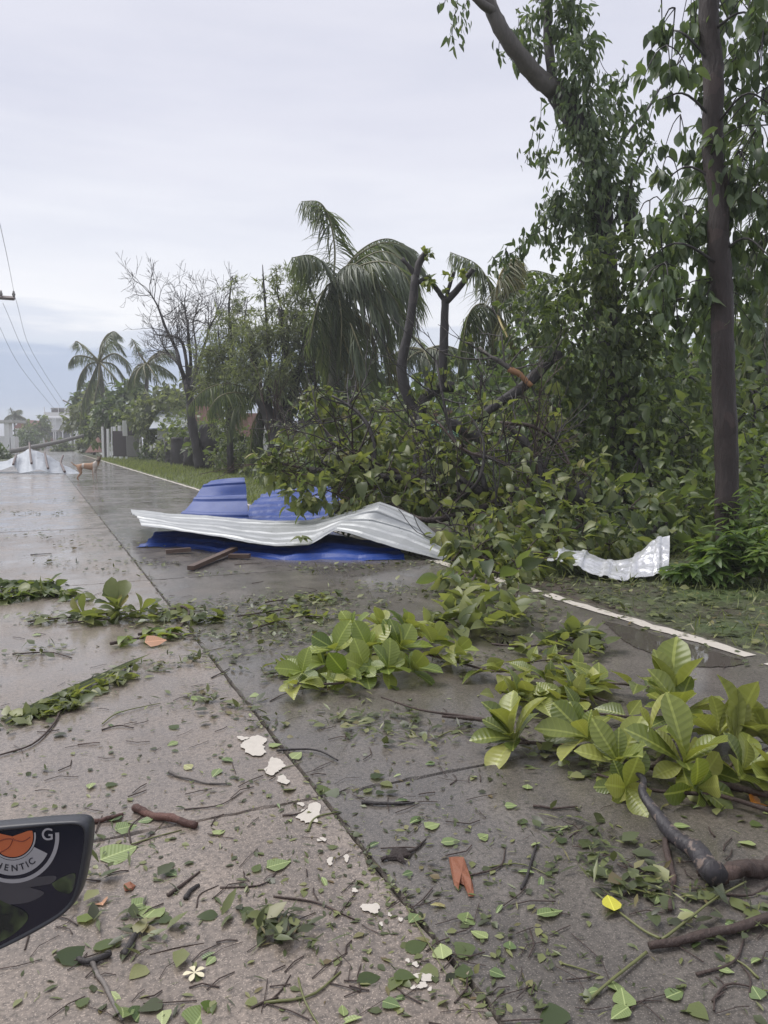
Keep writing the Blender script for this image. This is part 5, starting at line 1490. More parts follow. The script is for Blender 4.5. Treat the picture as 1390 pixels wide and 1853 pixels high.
outl = [(-170, 1512), (-80, 1500), (0, 1491), (70, 1485), (120, 1482), (146, 1482), (159, 1487), (164, 1500), (163, 1525), (158, 1560), (151, 1597), (141, 1626), (122, 1648), (95, 1667), (50, 1692), (0, 1716), (-80, 1752), (-150, 1770), (-200, 1740), (-215, 1640), (-200, 1540)]
oc = np.array(outl, float)
def resamp(P, n):
    return catmull(np.vstack([P, P[:1]]), n + 1)[:-1]
oc = resamp(np.c_[oc, np.zeros(len(oc))], 90)[:, :2]
ctr = oc.mean(0)
def ring(s, dz, shrink=0.0):
    v = oc - ctr
    l = np.linalg.norm(v, axis=1, keepdims=True)
    q = ctr + v * (1 - shrink / l) * s
    return np.array([mpt(x, y, dz) for x, y in q])
b = Buf()
R = [ring(1, 0.0045, 9), ring(1, 0.006, 7), ring(1, 0.0065, 3.5), ring(1, 0.004, .6), ring(1, 0, 0), ring(1, -.012, 3), ring(1, -.022, 20), ring(.5, -.034, 0)]
n = len(oc)
V = np.vstack(R); F = []
for j in range(len(R) - 1):
    F += [(j * n + i, j * n + (i + 1) % n, (j + 1) * n + (i + 1) % n, (j + 1) * n + i) for i in range(n)]
F.append(tuple((len(R) - 1) * n + i for i in range(n)))
b.faces(V, F); b.build('housing', M['housing'], mir)
g0 = ring(1, 0.0046, 8.2)
b = Buf(); b.faces(g0, [tuple(range(n))]); glass = b.build('glass', M['mirror'], mir, smooth=False)
# reflected shirt emblem painted flat on the glass, trimmed to the glass outline
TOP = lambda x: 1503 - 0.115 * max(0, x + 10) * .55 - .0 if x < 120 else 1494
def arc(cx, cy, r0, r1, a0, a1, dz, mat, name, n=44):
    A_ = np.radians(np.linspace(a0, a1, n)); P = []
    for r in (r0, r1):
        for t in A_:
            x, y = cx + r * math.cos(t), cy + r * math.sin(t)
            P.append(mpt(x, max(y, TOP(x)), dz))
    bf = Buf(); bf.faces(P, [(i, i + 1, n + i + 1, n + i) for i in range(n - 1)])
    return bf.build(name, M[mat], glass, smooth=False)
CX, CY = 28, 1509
arc(CX, CY, 77, 84, -5, 178, .0050, 'reflected_silver', 'reflected_emblem_ring')
arc(CX, CY, 43, 70, 26, 178, .0050, 'reflected_silver', 'reflected_emblem_band')
arc(CX, CY, 39, 42, -10, 185, .0050, 'reflected_silver', 'reflected_emblem_inner_ring')
arc(CX, CY, 0.2, 37, -40, 220, .0050, 'reflected_orange', 'reflected_emblem_ball')
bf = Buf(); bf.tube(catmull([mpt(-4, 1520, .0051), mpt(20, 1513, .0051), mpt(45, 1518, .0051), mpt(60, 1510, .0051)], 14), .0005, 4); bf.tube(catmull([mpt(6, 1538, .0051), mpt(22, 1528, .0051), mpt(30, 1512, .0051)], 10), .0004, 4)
bf.build('reflected_emblem_seam', M['reflected_orange_dark'], glass)
# painted reflection of the rider's grey fold and camouflage lower down
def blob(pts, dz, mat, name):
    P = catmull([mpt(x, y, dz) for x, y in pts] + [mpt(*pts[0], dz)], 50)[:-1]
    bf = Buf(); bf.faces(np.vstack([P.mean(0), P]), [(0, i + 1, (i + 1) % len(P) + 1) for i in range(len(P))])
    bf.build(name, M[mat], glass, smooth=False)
M['reflection_grey'] = plain_mat('painted grey reflection', (0.075, 0.072, 0.085), .25, vary=.3, scale=30)  # grey of the rider's reflection, painted as colour
blob([(-60, 1590), (0, 1585), (60, 1583), (105, 1580), (96, 1594), (60, 1600), (85, 1610), (60, 1626), (20, 1632), (-60, 1640)], .0048, 'reflection_grey', 'grey_reflection')
blob([(-90, 1610), (-20, 1612), (15, 1628), (45, 1640), (56, 1655), (40, 1676), (10, 1696), (-60, 1726), (-120, 1740), (-140, 1660)], .00495, 'camo_reflection', 'camouflage_reflection')
blob([(98, 1594), (118, 1582), (140, 1576), (138, 1600), (128, 1612), (108, 1606)], .0049, 'camo_reflection', 'camouflage_reflection')
# lettering along the band and a letter beside it, part of the painted reflection
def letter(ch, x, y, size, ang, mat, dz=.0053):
    cu = bpy.data.curves.new('reflected_lettering', 'FONT'); cu.body = ch; cu.size = size; cu.align_x = 'CENTER'; cu.align_y = 'CENTER'
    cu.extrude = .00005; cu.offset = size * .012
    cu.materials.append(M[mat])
    tmp = bpy.data.objects.new('reflected_lettering', cu); col.objects.link(tmp)
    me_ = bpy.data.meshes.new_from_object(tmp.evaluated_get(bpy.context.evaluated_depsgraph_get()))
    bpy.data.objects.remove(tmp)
    o = bpy.data.objects.new('reflected_lettering', me_); col.objects.link(o); o.parent = glass
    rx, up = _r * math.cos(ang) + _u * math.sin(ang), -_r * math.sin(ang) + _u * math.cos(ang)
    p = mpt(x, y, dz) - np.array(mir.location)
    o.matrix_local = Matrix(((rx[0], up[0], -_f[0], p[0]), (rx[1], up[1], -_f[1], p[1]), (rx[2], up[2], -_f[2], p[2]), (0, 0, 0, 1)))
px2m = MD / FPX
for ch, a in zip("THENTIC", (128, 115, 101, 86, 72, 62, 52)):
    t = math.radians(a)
    letter(ch, CX + 57 * math.cos(t), CY + 57 * math.sin(t), 16 * px2m, math.radians(90 - a), 'reflected_ink')
letter('G', 91, 1506, 30 * px2m, math.radians(2), 'reflected_silver')
# bracket rod that carries it, leaving the frame
b = Buf(); limb(b, [mpt(-150, 1640, -.03), mpt(-300, 1750, -.08), mpt(-420, 2000, -.1), mpt(-430, 2600, -.1)], .006, .007, 16, 8); b.build('arm', M['housing'], mir)

# ================================================================== foreground torn branches
rng = np.random.default_rng(201)

def rosette(root, p, axis, nleaf, L, mat='leaf_big', spread=(0.35, 1.0), proto=None):
    axis = nrm(axis)
    e1 = nrm(np.cross(axis, [0.3, 0.2, 1])); e2 = np.cross(axis, e1)
    pos, dr, nm, sz = [], [], [], []
    for i in range(nleaf):
        a = i * 2.4 + rng.uniform(-.55, .55)
        op = spread[0] + (spread[1] - spread[0]) * (i / nleaf) + rng.normal(0, .2)
        rad = e1 * math.cos(a) + e2 * math.sin(a)
        d = axis * math.cos(op) + rad * math.sin(op)
        n_ = axis * math.sin(op) - rad * math.cos(op) + rng.normal(0, .28, 3)
        q = np.array(p) + axis * (0.03 * (1 - i / nleaf))
        tip = q + d * L
        if tip[2] < 0.015:
            d = nrm(d + np.array([0, 0, (0.02 - tip[2]) / L]))
        pos.append(q); dr.append(d); nm.append(n_); sz.append(L * rng.uniform(.55, 1.15))
    pos, dr, nm, sz = map(np.array, (pos, dr, nm, sz))
    h = rng.random(len(pos)) < .5
    if proto is None:
        for pr, m_ in ((P_OB, h), (P_OB2, ~h)):
            if m_.any():
                leaf_objects('leaf', pr, M[mat], pos[m_], dr[m_], nm[m_], sz[m_], root)
    else:
        leaf_objects('leaf', proto, M[mat], pos, dr, nm, sz, root)

def sprig(root, pts, n, L, proto, mat, r=.006, stem='twig', up=.5):
    """a stem along the road with single leaves standing off it"""
    b = Buf(); q = limb(b, pts, r, r * .4, 14, 6, rng, .08)
    b.build('stem', M[stem], root)
    i = rng.integers(2, 14, n)
    pos = q[i] + rng.normal(0, .012, (n, 3)); pos[:, 2] = np.maximum(pos[:, 2], .012)
    d = rng.normal(0, .7, (n, 3)); d[:, 2] = np.abs(rng.normal(up * .5, up * .5, n))
    nn = rng.normal(0, .4, (n, 3)); nn[:, 2] += 1
    leaf_objects('leaf', proto, M[mat], pos, d, nn, rng.uniform(L * .6, L * 1.15, n), root)

T = -_f * np.array([1, 1, 0])
# branch with big rosettes, lower right
root = thing('torn_branch', 'torn branch with large upright green leaf rosettes lying at lower right', 'branch', gr(1150, 1390))
for (x, y, z, L, nl, ax) in ((1228, 1300, .05, .27, 11, (-.2, -.1, 1)), (935, 1345, .03, .20, 9, (-.55, .1, .8)), (1120, 1390, .03, .22, 10, (-.35, -.3, .8)), (1235, 1390, .04, .24, 11, (-.1, -.35, .9)), (1335, 1405, .04, .24, 11, (.3, -.3, .8)),
                             (1070, 1345, .05, .20, 9, (-.5, .1, .8)), (1175, 1345, .05, .2, 9, (.1, .2, .9)), (1300, 1340, .05, .22, 10, (.35, .3, .8)), (1390, 1350, .05, .22, 9, (.5, .2, .7)), (1400, 1420, .04, .22, 8, (.3, -.4, .8)), (1250, 1425, .03, .17, 8, (.0, -.8, .35)), (1130, 1425, .02, .16, 7, (-.5, -.7, .35))):
    rosette(root, gr(x, y, z), ax, nl + 2, L * .88, spread=(0.35, 1.35))
rosette(root, gr(1215, 1285, .06), (.05, .05, 1), 6, .27, spread=(.12, .8)); rosette(root, gr(930, 1340, .04), (-.35, .1, .9), 5, .19, spread=(.15, .8)); rosette(root, gr(1330, 1360, .05), (.3, .2, 1), 6, .22, spread=(.3, 1.1))
for pts, r in (([(1400, 1440), (1290, 1415), (1180, 1390), (1060, 1360), (960, 1345), (905, 1350)], .012), ([(1180, 1390), (1220, 1340), (1228, 1305)], .008), ([(1290, 1415), (1330, 1380), (1395, 1352)], .008), ([(1060, 1360), (1100, 1340), (1180, 1340)], .006), ([(1400, 1470), (1300, 1440), (1180, 1430), (1080, 1400)], .009), ([(960, 1345), (860, 1300), (760, 1285), (690, 1262)], .007), ([(900, 1310), (850, 1300), (800, 1296)], .012)):
    b = Buf(); limb(b, [gr(x, y, .03) for x, y in pts], r, r * .5, 16, 7, rng, .1); b.build('stem', M['twig'], root)
o = leaf_objects('leaf', P_OV2, M['leaf_orange'], [gr(1003, 1352, .015)], [(1, -.1, .15)], [(.1, -.5, 1)], [.085], root)[0]; o['label'] = 'orange withered leaf'
o = leaf_objects('leaf', P_OV2, M['leaf_orange'], [gr(1360, 1455, .01)], [(1, .1, .05)], [(.0, -.3, 1)], [.10], root)[0]; o['label'] = 'orange withered leaf at the picture edge'

# sprigs behind it
root = thing('torn_branch', 'leafy green sprig lying just behind the large rosette branch', 'branch', gr(1040, 1260))
for pts, n in (([(1250, 1250), (1140, 1240), (1040, 1230), (960, 1220)], 26), ([(1100, 1270), (1030, 1250), (960, 1262), (900, 1250)], 26), ([(1080, 1220), (1010, 1195), (950, 1200)], 20), ([(1180, 1300), (1080, 1290), (1000, 1270), (940, 1270)], 22)):
    sprig(root, [gr(x, y, .05) for x, y in pts], n, .125, P_OV, 'leaf_big', up=.6)
for x, y in ((1075, 1245), (1030, 1265), (930, 1265), (985, 1235)):
    rosette(root, gr(x, y, .05), (rng.normal(0, .4), rng.normal(0, .3), .8), 7, .13, proto=P_OV2)
root = thing('torn_branch', 'thin leafy twig lying across the wet lane below the kerb line', 'branch', gr(980, 1165))
for pts, n in (([(890, 1165), (950, 1170), (1010, 1162), (1080, 1150)], 26), ([(1000, 1165), (1030, 1148), (1060, 1140), (1090, 1165)], 16), ([(990, 1180), (1050, 1185), (1100, 1170)], 14)):
    sprig(root, [gr(x, y, .04) for x, y in pts], n, .12, P_OV, 'leaf_olive', up=.5)
rosette(root, gr(1035, 1155, .04), (0, 0, 1), 6, .16, proto=P_OV2, mat='leaf_olive')

# round leaved branch in the middle
root = thing('torn_branch', 'torn branch with a mound of broad bright green leaves in mid road', 'branch', gr(680, 1205))
for (x, y, L, nl, ax) in ((640, 1145, .17, 9, (-.3, 0, .9)), (690, 1140, .16, 9, (.2, .2, .9)), (735, 1145, .16, 8, (.4, .1, .9)), (665, 1180, .16, 9, (-.2, -.3, .9)), (720, 1180, .17, 9, (.3, -.3, .9)), (610, 1180, .15, 8, (-.6, -.2, .7)), (700, 1215, .16, 9, (0, -.6, .8)), (660, 1215, .15, 8, (-.3, -.5, .7)), (740, 1215, .15, 8, (.4, -.5, .7)),
                          (780, 1165, .15, 8, (.6, 0, .8)), (590, 1205, .13, 7, (-.6, -.3, .5)), (625, 1220, .13, 7, (-.4, -.6, .5)), (550, 1220, .12, 6, (-.5, -.4, .5)), (820, 1185, .13, 6, (.5, -.2, .6))):
    rosette(root, gr(x, y, .10 if y < 1200 else .05), ax, nl, L, 'leaf_bright', (.45, 1.3), P_RO)
for pts, n in (([(880, 1100), (800, 1130), (730, 1170), (650, 1190), (560, 1205)], 24), ([(760, 1180), (830, 1200), (900, 1215), (960, 1205)], 20), ([(640, 1190), (570, 1195), (500, 1200)], 18), ([(700, 1190), (640, 1230), (560, 1240), (520, 1250)], 18)):
    sprig(root, [gr(x, y, .05) for x, y in pts], n, .12, P_OV2, 'leaf_big', .008)
root = thing('torn_branch', 'drooping leafy spray joining the fallen crown to the mid road leaves', 'branch', gr(830, 1095))
for pts, n in (([(860, 1040), (840, 1080), (810, 1110), (780, 1130)], 44), ([(880, 1050), (870, 1090), (850, 1120), (830, 1140)], 40), ([(900, 1060), (900, 1100), (880, 1140)], 26), ([(940, 1060), (930, 1100), (920, 1130)], 26)):
    sprig(root, [gr(x, y, .14 - .025 * i) for i, (x, y) in enumerate(pts)], n, .15, P_OV2, 'leaf_olive', .009, up=.7)
root = thing('torn_branch', 'low leafy twig litter behind the mid road leaf mound', 'branch', gr(520, 1110))
for pts, n in (([(430, 1115), (500, 1105), (560, 1095), (610, 1080)], 30), ([(450, 1140), (520, 1120), (590, 1115)], 26), ([(480, 1090), (540, 1082), (600, 1075)], 18)):
    sprig(root, [gr(x, y, .03) for x, y in pts], n, .10, P_OV, 'leaf_olive', up=.35)

# left lane
root = thing('torn_branch', 'torn twig with one upright leaf rosette in the left lane', 'branch', gr(210, 1110))
rosette(root, gr(212, 1108, .04), (-.1, -.2, 1), 10, .21, 'leaf_olive'); rosette(root, gr(155, 1115, .03), (-.6, 0, .6), 5, .13, 'leaf_olive'); rosette(root, gr(250, 1112, .03), (.5, 0, .6), 6, .15, 'leaf_olive')
for pts, n in (([(50, 1125), (110, 1118), (180, 1112), (260, 1105), (330, 1100)], 40), ([(120, 1128), (200, 1120), (280, 1118), (370, 1122)], 40), ([(240, 1118), (300, 1112), (360, 1120), (400, 1118)], 28)):
    sprig(root, [gr(x, y, .025) for x, y in pts], n, .11, P_OV, 'leaf_olive', up=.3)
b = Buf(); limb(b, [gr(310, 1103, .02), gr(330, 1097, .08), gr(342, 1108, .05), gr(332, 1125, .02), gr(325, 1135, .01)], .011, .006, 14, 7, rng, .1); b.build('stem', M['twig'], root)
root = thing('torn_branch', 'flattened leaf clump with a dark green leaf at left road edge', 'branch', gr(60, 1075))
for pts, n in (([(-20, 1085), (30, 1080), (80, 1072), (120, 1075)], 46), ([(-20, 1065), (40, 1060), (100, 1058)], 40), ([(0, 1075), (60, 1068), (150, 1080)], 30)):
    sprig(root, [gr(x, y, .03) for x, y in pts], n, .13, P_OV2, 'leaf_mid', up=.4)
root = thing('torn_branch', 'mixed twigs and yellow green leaves below the left lane rosette', 'branch', gr(285, 1150))
for pts, n in (([(200, 1165), (250, 1155), (310, 1148)], 16), ([(250, 1148), (290, 1142), (330, 1150)], 20)):
    sprig(root, [gr(x, y, .03) for x, y in pts], n, .10, P_OV2, 'leaf_fresh', .011, up=.4)
o = leaf_objects('leaf', P_FLATH, M['leaf_peach'], [gr(262, 1162, .03)], [(1, .1, 0)], [(0, -.4, 1)], [.13], root)[0]

root = thing('leaf_sprig', 'small green sprig lying on top of the grey sheet', 'sprig', at(545, 978, 8.02))
c = at(545, 978, 8.02) + np.array([0, 0, .03])
leaf_objects('leaf', P_OV2, M['leaf_olive'], [c] * 6, [(1, .1, .05), (-1, .2, .05), (.4, -.9, .0), (-.3, -.9, .05), (.8, -.5, .1), (-.7, .6, .1)], [(0, -.2, 1)] * 6, [.13, .12, .1, .11, .12, .1], root)
# palm strip
root = thing('palm_strip', 'long torn palm leaf strip with shredded leaves in the left lane', 'palm leaf', gr(140, 1250))
b = Buf()
for a, c in (((10, 1310), (275, 1182)), ((60, 1285), (240, 1200)), ((100, 1262), (255, 1195)), ((20, 1300), (180, 1225)), ((15, 1314), (200, 1232)), ((40, 1303), (262, 1190))):
    p, q = gr(*a, .012), gr(*c, .02)
    b.leaves(leaf_proto('blade', 6, .4, .0), [p], [q - p], [(rng.normal(0, .3), -.4, 1)], [np.linalg.norm(q - p)], .26)
b.build('strip', M['feather'], root)
for pts, n in (([(20, 1305), (80, 1282), (140, 1262)], 60), ([(80, 1275), (160, 1250), (230, 1225)], 50), ([(40, 1300), (100, 1285), (150, 1275)], 40)):
    sprig(root, [gr(x, y, .012) for x, y in pts], n, .075, P_OV, 'leaf_olive', .004, up=.2)
b = Buf(); limb(b, [gr(110, 1265, .02), gr(103, 1300, .012), gr(60, 1345, .008), gr(-5, 1368, .006)], .006, .003, 14, 6, rng, .1); b.build('stem', M['twig'], root)

# ================================================================== named bits of wood and bark
def stick(name, label, cat, pts, r0, r1, mat, rough=.12, seg=8, n=16, group=None):
    rough *= .6
    if mat == 'stem_green':
        r0, r1 = r0 * .6, r1 * .6
    P = [gr(x, y, z) for x, y, z in pts]
    b = Buf(); limb(b, P, r0, r1, n, seg, rng, rough)
    o = b.build(name, M[mat], base=P[0])
    return tag(o, label, cat, group)

stick('broken_limb', 'blackened broken limb with peeled bark slanting below the rosettes', 'branch', [(1148, 1395, .10), (1172, 1445, .07), (1205, 1492, .05), (1250, 1540, .04), (1300, 1588, .035)], .008, .034, 'bark_peeled', .10, 12, 30)
stick('broken_limb', 'dark rough bark lump at the foot of the blackened limb', 'branch', [(1262, 1572, .02), (1310, 1580, .03), (1360, 1570, .026), (1420, 1552, .026)], .016, .026, 'twig', .3, 10, 26)
stick('branch_stick', 'dark branch end crossing the lower right corner', 'branch', [(1175, 1712, .012), (1230, 1702, .014), (1290, 1690, .014), (1400, 1660, .016)], .009, .012, 'twig', .15, 8, 18)
stick('branch_stick', 'short forked brown stick hanging below the blackened limb', 'branch', [(1205, 1520, .02), (1214, 1570, .012), (1216, 1610, .008), (1212, 1650, .006)], .010, .006, 'twig', .2)
stick('bark_stick', 'thick reddish brown bark stick lying by the slab joint', 'stick', [(243, 1462, .012), (275, 1474, .012), (318, 1484, .012), (357, 1495, .010)], .013, .011, 'bark_red', .16, 9, 22)
stick('bark_stick', 'short brown stick stub touching the mirror side leaves', 'stick', [(168, 1486, .008), (195, 1482, .008), (222, 1474, .006)], .008, .005, 'bark_red', .16)
stick('bark_stick', 'small dark cigar shaped stick in the lower left', 'stick', [(223, 1727, .008), (236, 1706, .008), (247, 1690, .006)], .010, .006, 'bark', .15)
stick('bark_stick', 'dark twig with curved end under the lower left green leaves', 'stick', [(140, 1736, .01), (170, 1735, .012), (200, 1725, .01)], .006, .008, 'bark', .15)
stick('dry_stem', 'long grey stem running to the bottom edge at lower left', 'stick', [(165, 1740, .008), (190, 1785, .006), (222, 1845, .005)], .006, .004, 'bark_grey', .1)
stick('dry_stem', 'thin brown stick pair slanting in the lower left lane', 'stick', [(303, 1620, .006), (330, 1600, .006), (360, 1577, .005)], .005, .003, 'twig', .15)
stick('bark_stick', 'stubby dark stick beside the thin slanting stick', 'stick', [(336, 1626, .006), (346, 1612, .007), (358, 1602, .005)], .007, .005, 'bark', .2)
stick('dry_stem', 'curled brown vine stem right of the centre joint', 'stick', [(500, 1358, .01), (540, 1355, .012), (580, 1360, .01), (612, 1376, .008)], .005, .003, 'bark', .1)
stick('dry_stem', 'pale curved stick in the left lane above the bark stick', 'stick', [(306, 1396, .01), (330, 1405, .008), (370, 1415, .006), (410, 1418, .006)], .006, .003, 'bark_grey', .1)
stick('dry_stem', 'long curved palm leaflet midrib in the left lane', 'stick', [(185, 1310, .006), (210, 1292, .008), (250, 1280, .008), (290, 1272, .006)], .005, .003, 'stem_green', .1)
stick('green_stem', 'yellow green stem slanting to the bottom at lower right', 'stem', [(1060, 1815, .006), (1100, 1780, .008), (1150, 1740, .008), (1170, 1722, .008)], .005, .006, 'stem_green', .08)
stick('green_stem', 'yellow green leafy stem rising toward the dark lump', 'stem', [(1198, 1700, .01), (1250, 1660, .015), (1290, 1630, .02), (1350, 1595, .02)], .006, .004, 'stem_green', .08)
stick('green_stem', 'thin green stem beside the yellow leaf', 'stem', [(1070, 1610, .004), (1120, 1650, .006), (1160, 1680, .008), (1195, 1700, .01)], .004, .006, 'stem_green', .08)
stick('grass_stalk', 'long grass stalk lying along the centre joint', 'stalk', [(735, 1640, .006), (765, 1690, .006), (800, 1750, .006), (835, 1805, .004)], .003, .0015, 'stem_green', .05)
stick('grass_stalk', 'dark green vine stem curling at the bottom edge', 'stalk', [(540, 1770, .006), (548, 1800, .008), (562, 1830, .006), (580, 1860, .005)], .004, .003, 'stem_green', .1)
stick('dry_stem', 'brown stick across the dark lane below the vine stem', 'stick', [(655, 1452, .006), (690, 1455, .006), (750, 1452, .006)], .007, .004, 'bark', .15)
stick('dry_stem', 'thin upright looking stick right of the orange bark chip', 'stick', [(945, 1608, .005), (955, 1580, .006), (972, 1525, .005)], .005, .003, 'bark', .15)
stick('dry_stem', 'brown twig ending below the rosette branch', 'stick', [(965, 1458, .006), (1000, 1462, .006), (1045, 1460, .005)], .005, .003, 'twig', .15)
stick('branch_stick', 'brown twig wedge by the joint left of the orange bark chip', 'stick', [(690, 1555, .006), (715, 1548, .008), (745, 1540, .006), (770, 1520, .004)], .006, .003, 'bark_brown', .25)

def chip(name, label, outline, h, mat):
    P = np.array([gr(x, y, .004) for x, y in outline]); n = len(P)
    c = P.mean(0)
    T_ = c + (P - c) * .82; T_[:, 2] = h * (1 + rng.normal(0, .25, n))
    m = c.copy(); m[2] = h * 1.5
    b = Buf(); b.faces(np.vstack([P, T_, [m]]), [(i, (i + 1) % n, n + (i + 1) % n, n + i) for i in range(n)] + [(n + i, n + (i + 1) % n, 2 * n) for i in range(n)])
    return tag(b.build(name, M[mat], base=c, smooth=False), label, 'bark chip')
chip('bark_chip', 'splintered orange bark chip on the dark lane', [(812, 1551), (826, 1550), (840, 1553), (848, 1575), (856, 1600), (858, 1622), (848, 1622), (840, 1602), (832, 1598), (830, 1610), (822, 1602), (816, 1575)], .012, 'bark_chip')
chip('bark_chip', 'dull brown bark splinter by the centre joint', [(712, 1532), (735, 1535), (745, 1545), (742, 1552), (725, 1552), (735, 1565), (718, 1556), (700, 1556)], .010, 'bark_brown')
chip('bark_chip', 'small orange bark flake in the left lane', [(223, 1602), (236, 1598), (246, 1602), (240, 1611), (226, 1613)], .008, 'bark_chip')

# white blossom
bl = thing('blossom', 'single white blossom fallen on the lower left lane', 'flower', gr(352, 1760))
M['petal'] = plain_mat('cream petal', (0.72, 0.66, 0.46), .6, vary=.1)
for i in range(5):
    a = i * 1.26 + .4
    leaf_objects('petal', P_OB, M['petal'], [gr(352, 1760, .008)], [(math.cos(a), math.sin(a), .12)], [(0, 0, 1)], [.026], bl)

# ================================================================== loose leaves
rng = np.random.default_rng(301)
def loose(label, px, py, size, ang, mat='leaf_loose', proto=P_FLATH, name='fallen_leaf', tilt=.12, z=.006, group=None):
    d = np.array([math.cos(ang), math.sin(ang), rng.normal(0, tilt * .3)])
    o = leaf_objects(name, proto, M[mat], [gr(px, py, z)], [d], [(rng.normal(0, tilt), rng.normal(0, tilt), 1)], [size])[0]
    return tag(o, label, 'leaf', group)
loose('large pale green heart shaped leaf beside the mirror', 182, 1556, .115, .35)
loose('bright green leaf lying above the large heart leaf', 208, 1502, .07, .2)
loose('round pale green leaf alone in the left lane', 483, 1570, .075, .1)
loose('pale green cupped leaf in the lower left', 262, 1662, .085, .9, tilt=.3)
loose('mid green leaf overlapping the cupped leaf', 238, 1640, .07, .3)
loose('dark teal green leaf under the mirror', 112, 1745, .085, .7, 'leaf_mid', tilt=.2)
loose('dark green leaf touching the curved end twig', 168, 1718, .07, .2, 'leaf_mid', P_FLAT)
loose('lime green leaf by the mirror corner', 140, 1668, .06, .4, 'leaf_fresh', tilt=.3)
loose('peach coloured curled dry leaf by the mirror', 186, 1638, .055, 1.7, 'leaf_peach', P_OV2)
loose('pale leaf pair half standing at the bottom edge', 222, 1842, .07, 1.4, 'leaf_loose', P_OV2, tilt=.6, z=.02)
loose('light green leaf at the bottom edge beside a dry stem', 245, 1848, .06, 1.1, tilt=.4)
loose('green leaf cluster tip at the bottom edge', 350, 1860, .085, 1.0, tilt=.5)
loose('fresh leaf beside the leaf cluster tip at the bottom', 372, 1830, .05, .8, 'leaf_fresh', tilt=.4)
loose('pale yellow green pointed leaf on the dark lane', 972, 1655, .075, -.1, 'leaf_loose', P_FLAT)
loose('green leaf below the orange bark chip', 842, 1672, .055, .9, tilt=.3)
loose('bright yellow leaf standing at lower right', 1112, 1648, .075, 1.1, 'leaf_yellow', P_FLAT, tilt=.1, z=.016)
loose('green leaf cut off by the bottom edge right of centre', 1010, 1860, .075, 1.2, 'leaf_mid', tilt=.2)
loose('green leaf lying on the centre joint near the bottom', 802, 1735, .055, 1.2, tilt=.3)
loose('second green leaf beside the joint near the bottom', 840, 1770, .05, 1.1, 'leaf_mid')
loose('small ferny leaf piece on the dark lane', 742, 1490, .085, .45, 'leaf_loose', P_LA)
loose('ferny pale leaf piece above the first ferny piece', 715, 1450, .07, 0, 'leaf_loose', P_LA)
loose('narrow pale leaf standing beside the large paint flake', 527, 1487, .05, 1.5, 'leaf_loose', P_LA, tilt=.3)
loose('small round leaf on the dark lane beyond the bark chip', 868, 1518, .04, .3)
loose('dull green leaf flat in the left lane middle', 640, 1520 - 300, .06, 0)
loose('yellow green leaf below the paint flakes in the left lane', 345, 1265, .07, .1)
grp = 'small leaves strewn over the road'
N = 0
while N < 150:
    px, py = rng.uniform(-10, 1400), rng.uniform(1000, 1850) if N < 105 else rng.uniform(1350, 1850)
    g = gr(px, py)
    if g[0] > 3.5 or (px < 180 and 1460 < py < 1740):
        continue
    dark = rng.random()
    hue = 'pale green' if dark < .62 else ('dark green' if dark < .9 else 'brownish')
    lane = 'on the tan left lane' if g[0] < XJ else 'on the dark right lane'
    zone = 'near the bottom edge' if py > 1640 else ('beside the paint flakes' if py > 1330 else 'beyond the paint flakes')
    loose(f'small {hue} leaf lying loose {lane} {zone}', px, py, rng.uniform(.028, .062), rng.uniform(0, 6.28), 'leaf_loose' if dark < .62 else ('leaf_mid' if dark < .9 else 'leaf_litter'), (P_FLAT, P_FLATH, P_LA)[rng.integers(0, 3)], tilt=.22, group=grp)
    N += 1
grp = 'small twigs strewn over the road'
N = 0
while N < 58:
    px, py = rng.uniform(0, 1390), 930 + 920 * rng.random() ** .8
    g = gr(px, py)
    if g[0] > 3.5 or (px < 180 and 1460 < py < 1740):
        continue
    a = rng.normal(.35, .6); L = rng.uniform(.06, .24) * (1.6 if py < 1200 else 1)
    d = np.array([math.cos(a), math.sin(a), 0]) * L
    s = np.array([-d[1], d[0], 0]) * rng.normal(0, .18)
    r = rng.uniform(.0018, .0042) * (1.4 if py < 1200 else 1)
    b = Buf(); P = catmull([g + [0, 0, r], g + d * .5 + s + [0, 0, r * 1.6], g + d + [0, 0, r]], 8)
    b.tube(P, np.linspace(r, r * .5, 8), 5, rng, .12)
    gm = rng.random() < .25
    lane = 'on the tan left lane' if g[0] < XJ else 'on the dark right lane'
    zone = 'near the bottom edge' if py > 1640 else ('beside the paint flakes' if py > 1330 else ('beyond the paint flakes' if py > 1060 else 'level with the roofing sheets'))
    tag(b.build('twig', M['stem_green' if gm else 'twig'], base=g), f"thin {'green' if gm else 'brown'} twig lying {lane} {zone}", 'twig', grp)
    N += 1

# shredded litter: too fine to count
def litter(pts, s0, s1, buf, protos, up=.12):
    pts = np.asarray(pts); n = len(pts)
    d = rng.normal(0, 1, (n, 3)); d[:, 2] = np.abs(rng.normal(0, up, n))
    nn = rng.normal(0, .25, (n, 3)); nn[:, 2] += 1
    w = rng.integers(0, len(protos), n)
    for k_, pr in enumerate(protos):
        m_ = w == k_
        buf.leaves(pr, pts[m_], d[m_], nn[m_], rng.uniform(s0, s1, m_.sum()))
small = [leaf_proto('ovate', 3, .15, .1), leaf_proto('lance', 3, .15, .15), leaf_proto('needle', 2, .2, .1), leaf_proto('blade', 2, .2, .2)]
bf = Buf()
pts = []
for k_ in range(4200):
    px, py = rng.uniform(-20, 1410), 850 + 1000 * rng.random() ** .75
    g = gr(px, py, .004)
    if -2.0 < g[0] < 3.55 and rng.random() < .25 + .75 * (math.sin(g[0] * 2.1 + g[1] * 1.3) * math.sin(g[0] * 1.1 - g[1] * .9) > 0.05):
        pts.append(g)
litter(pts, .010, .034, bf, small)
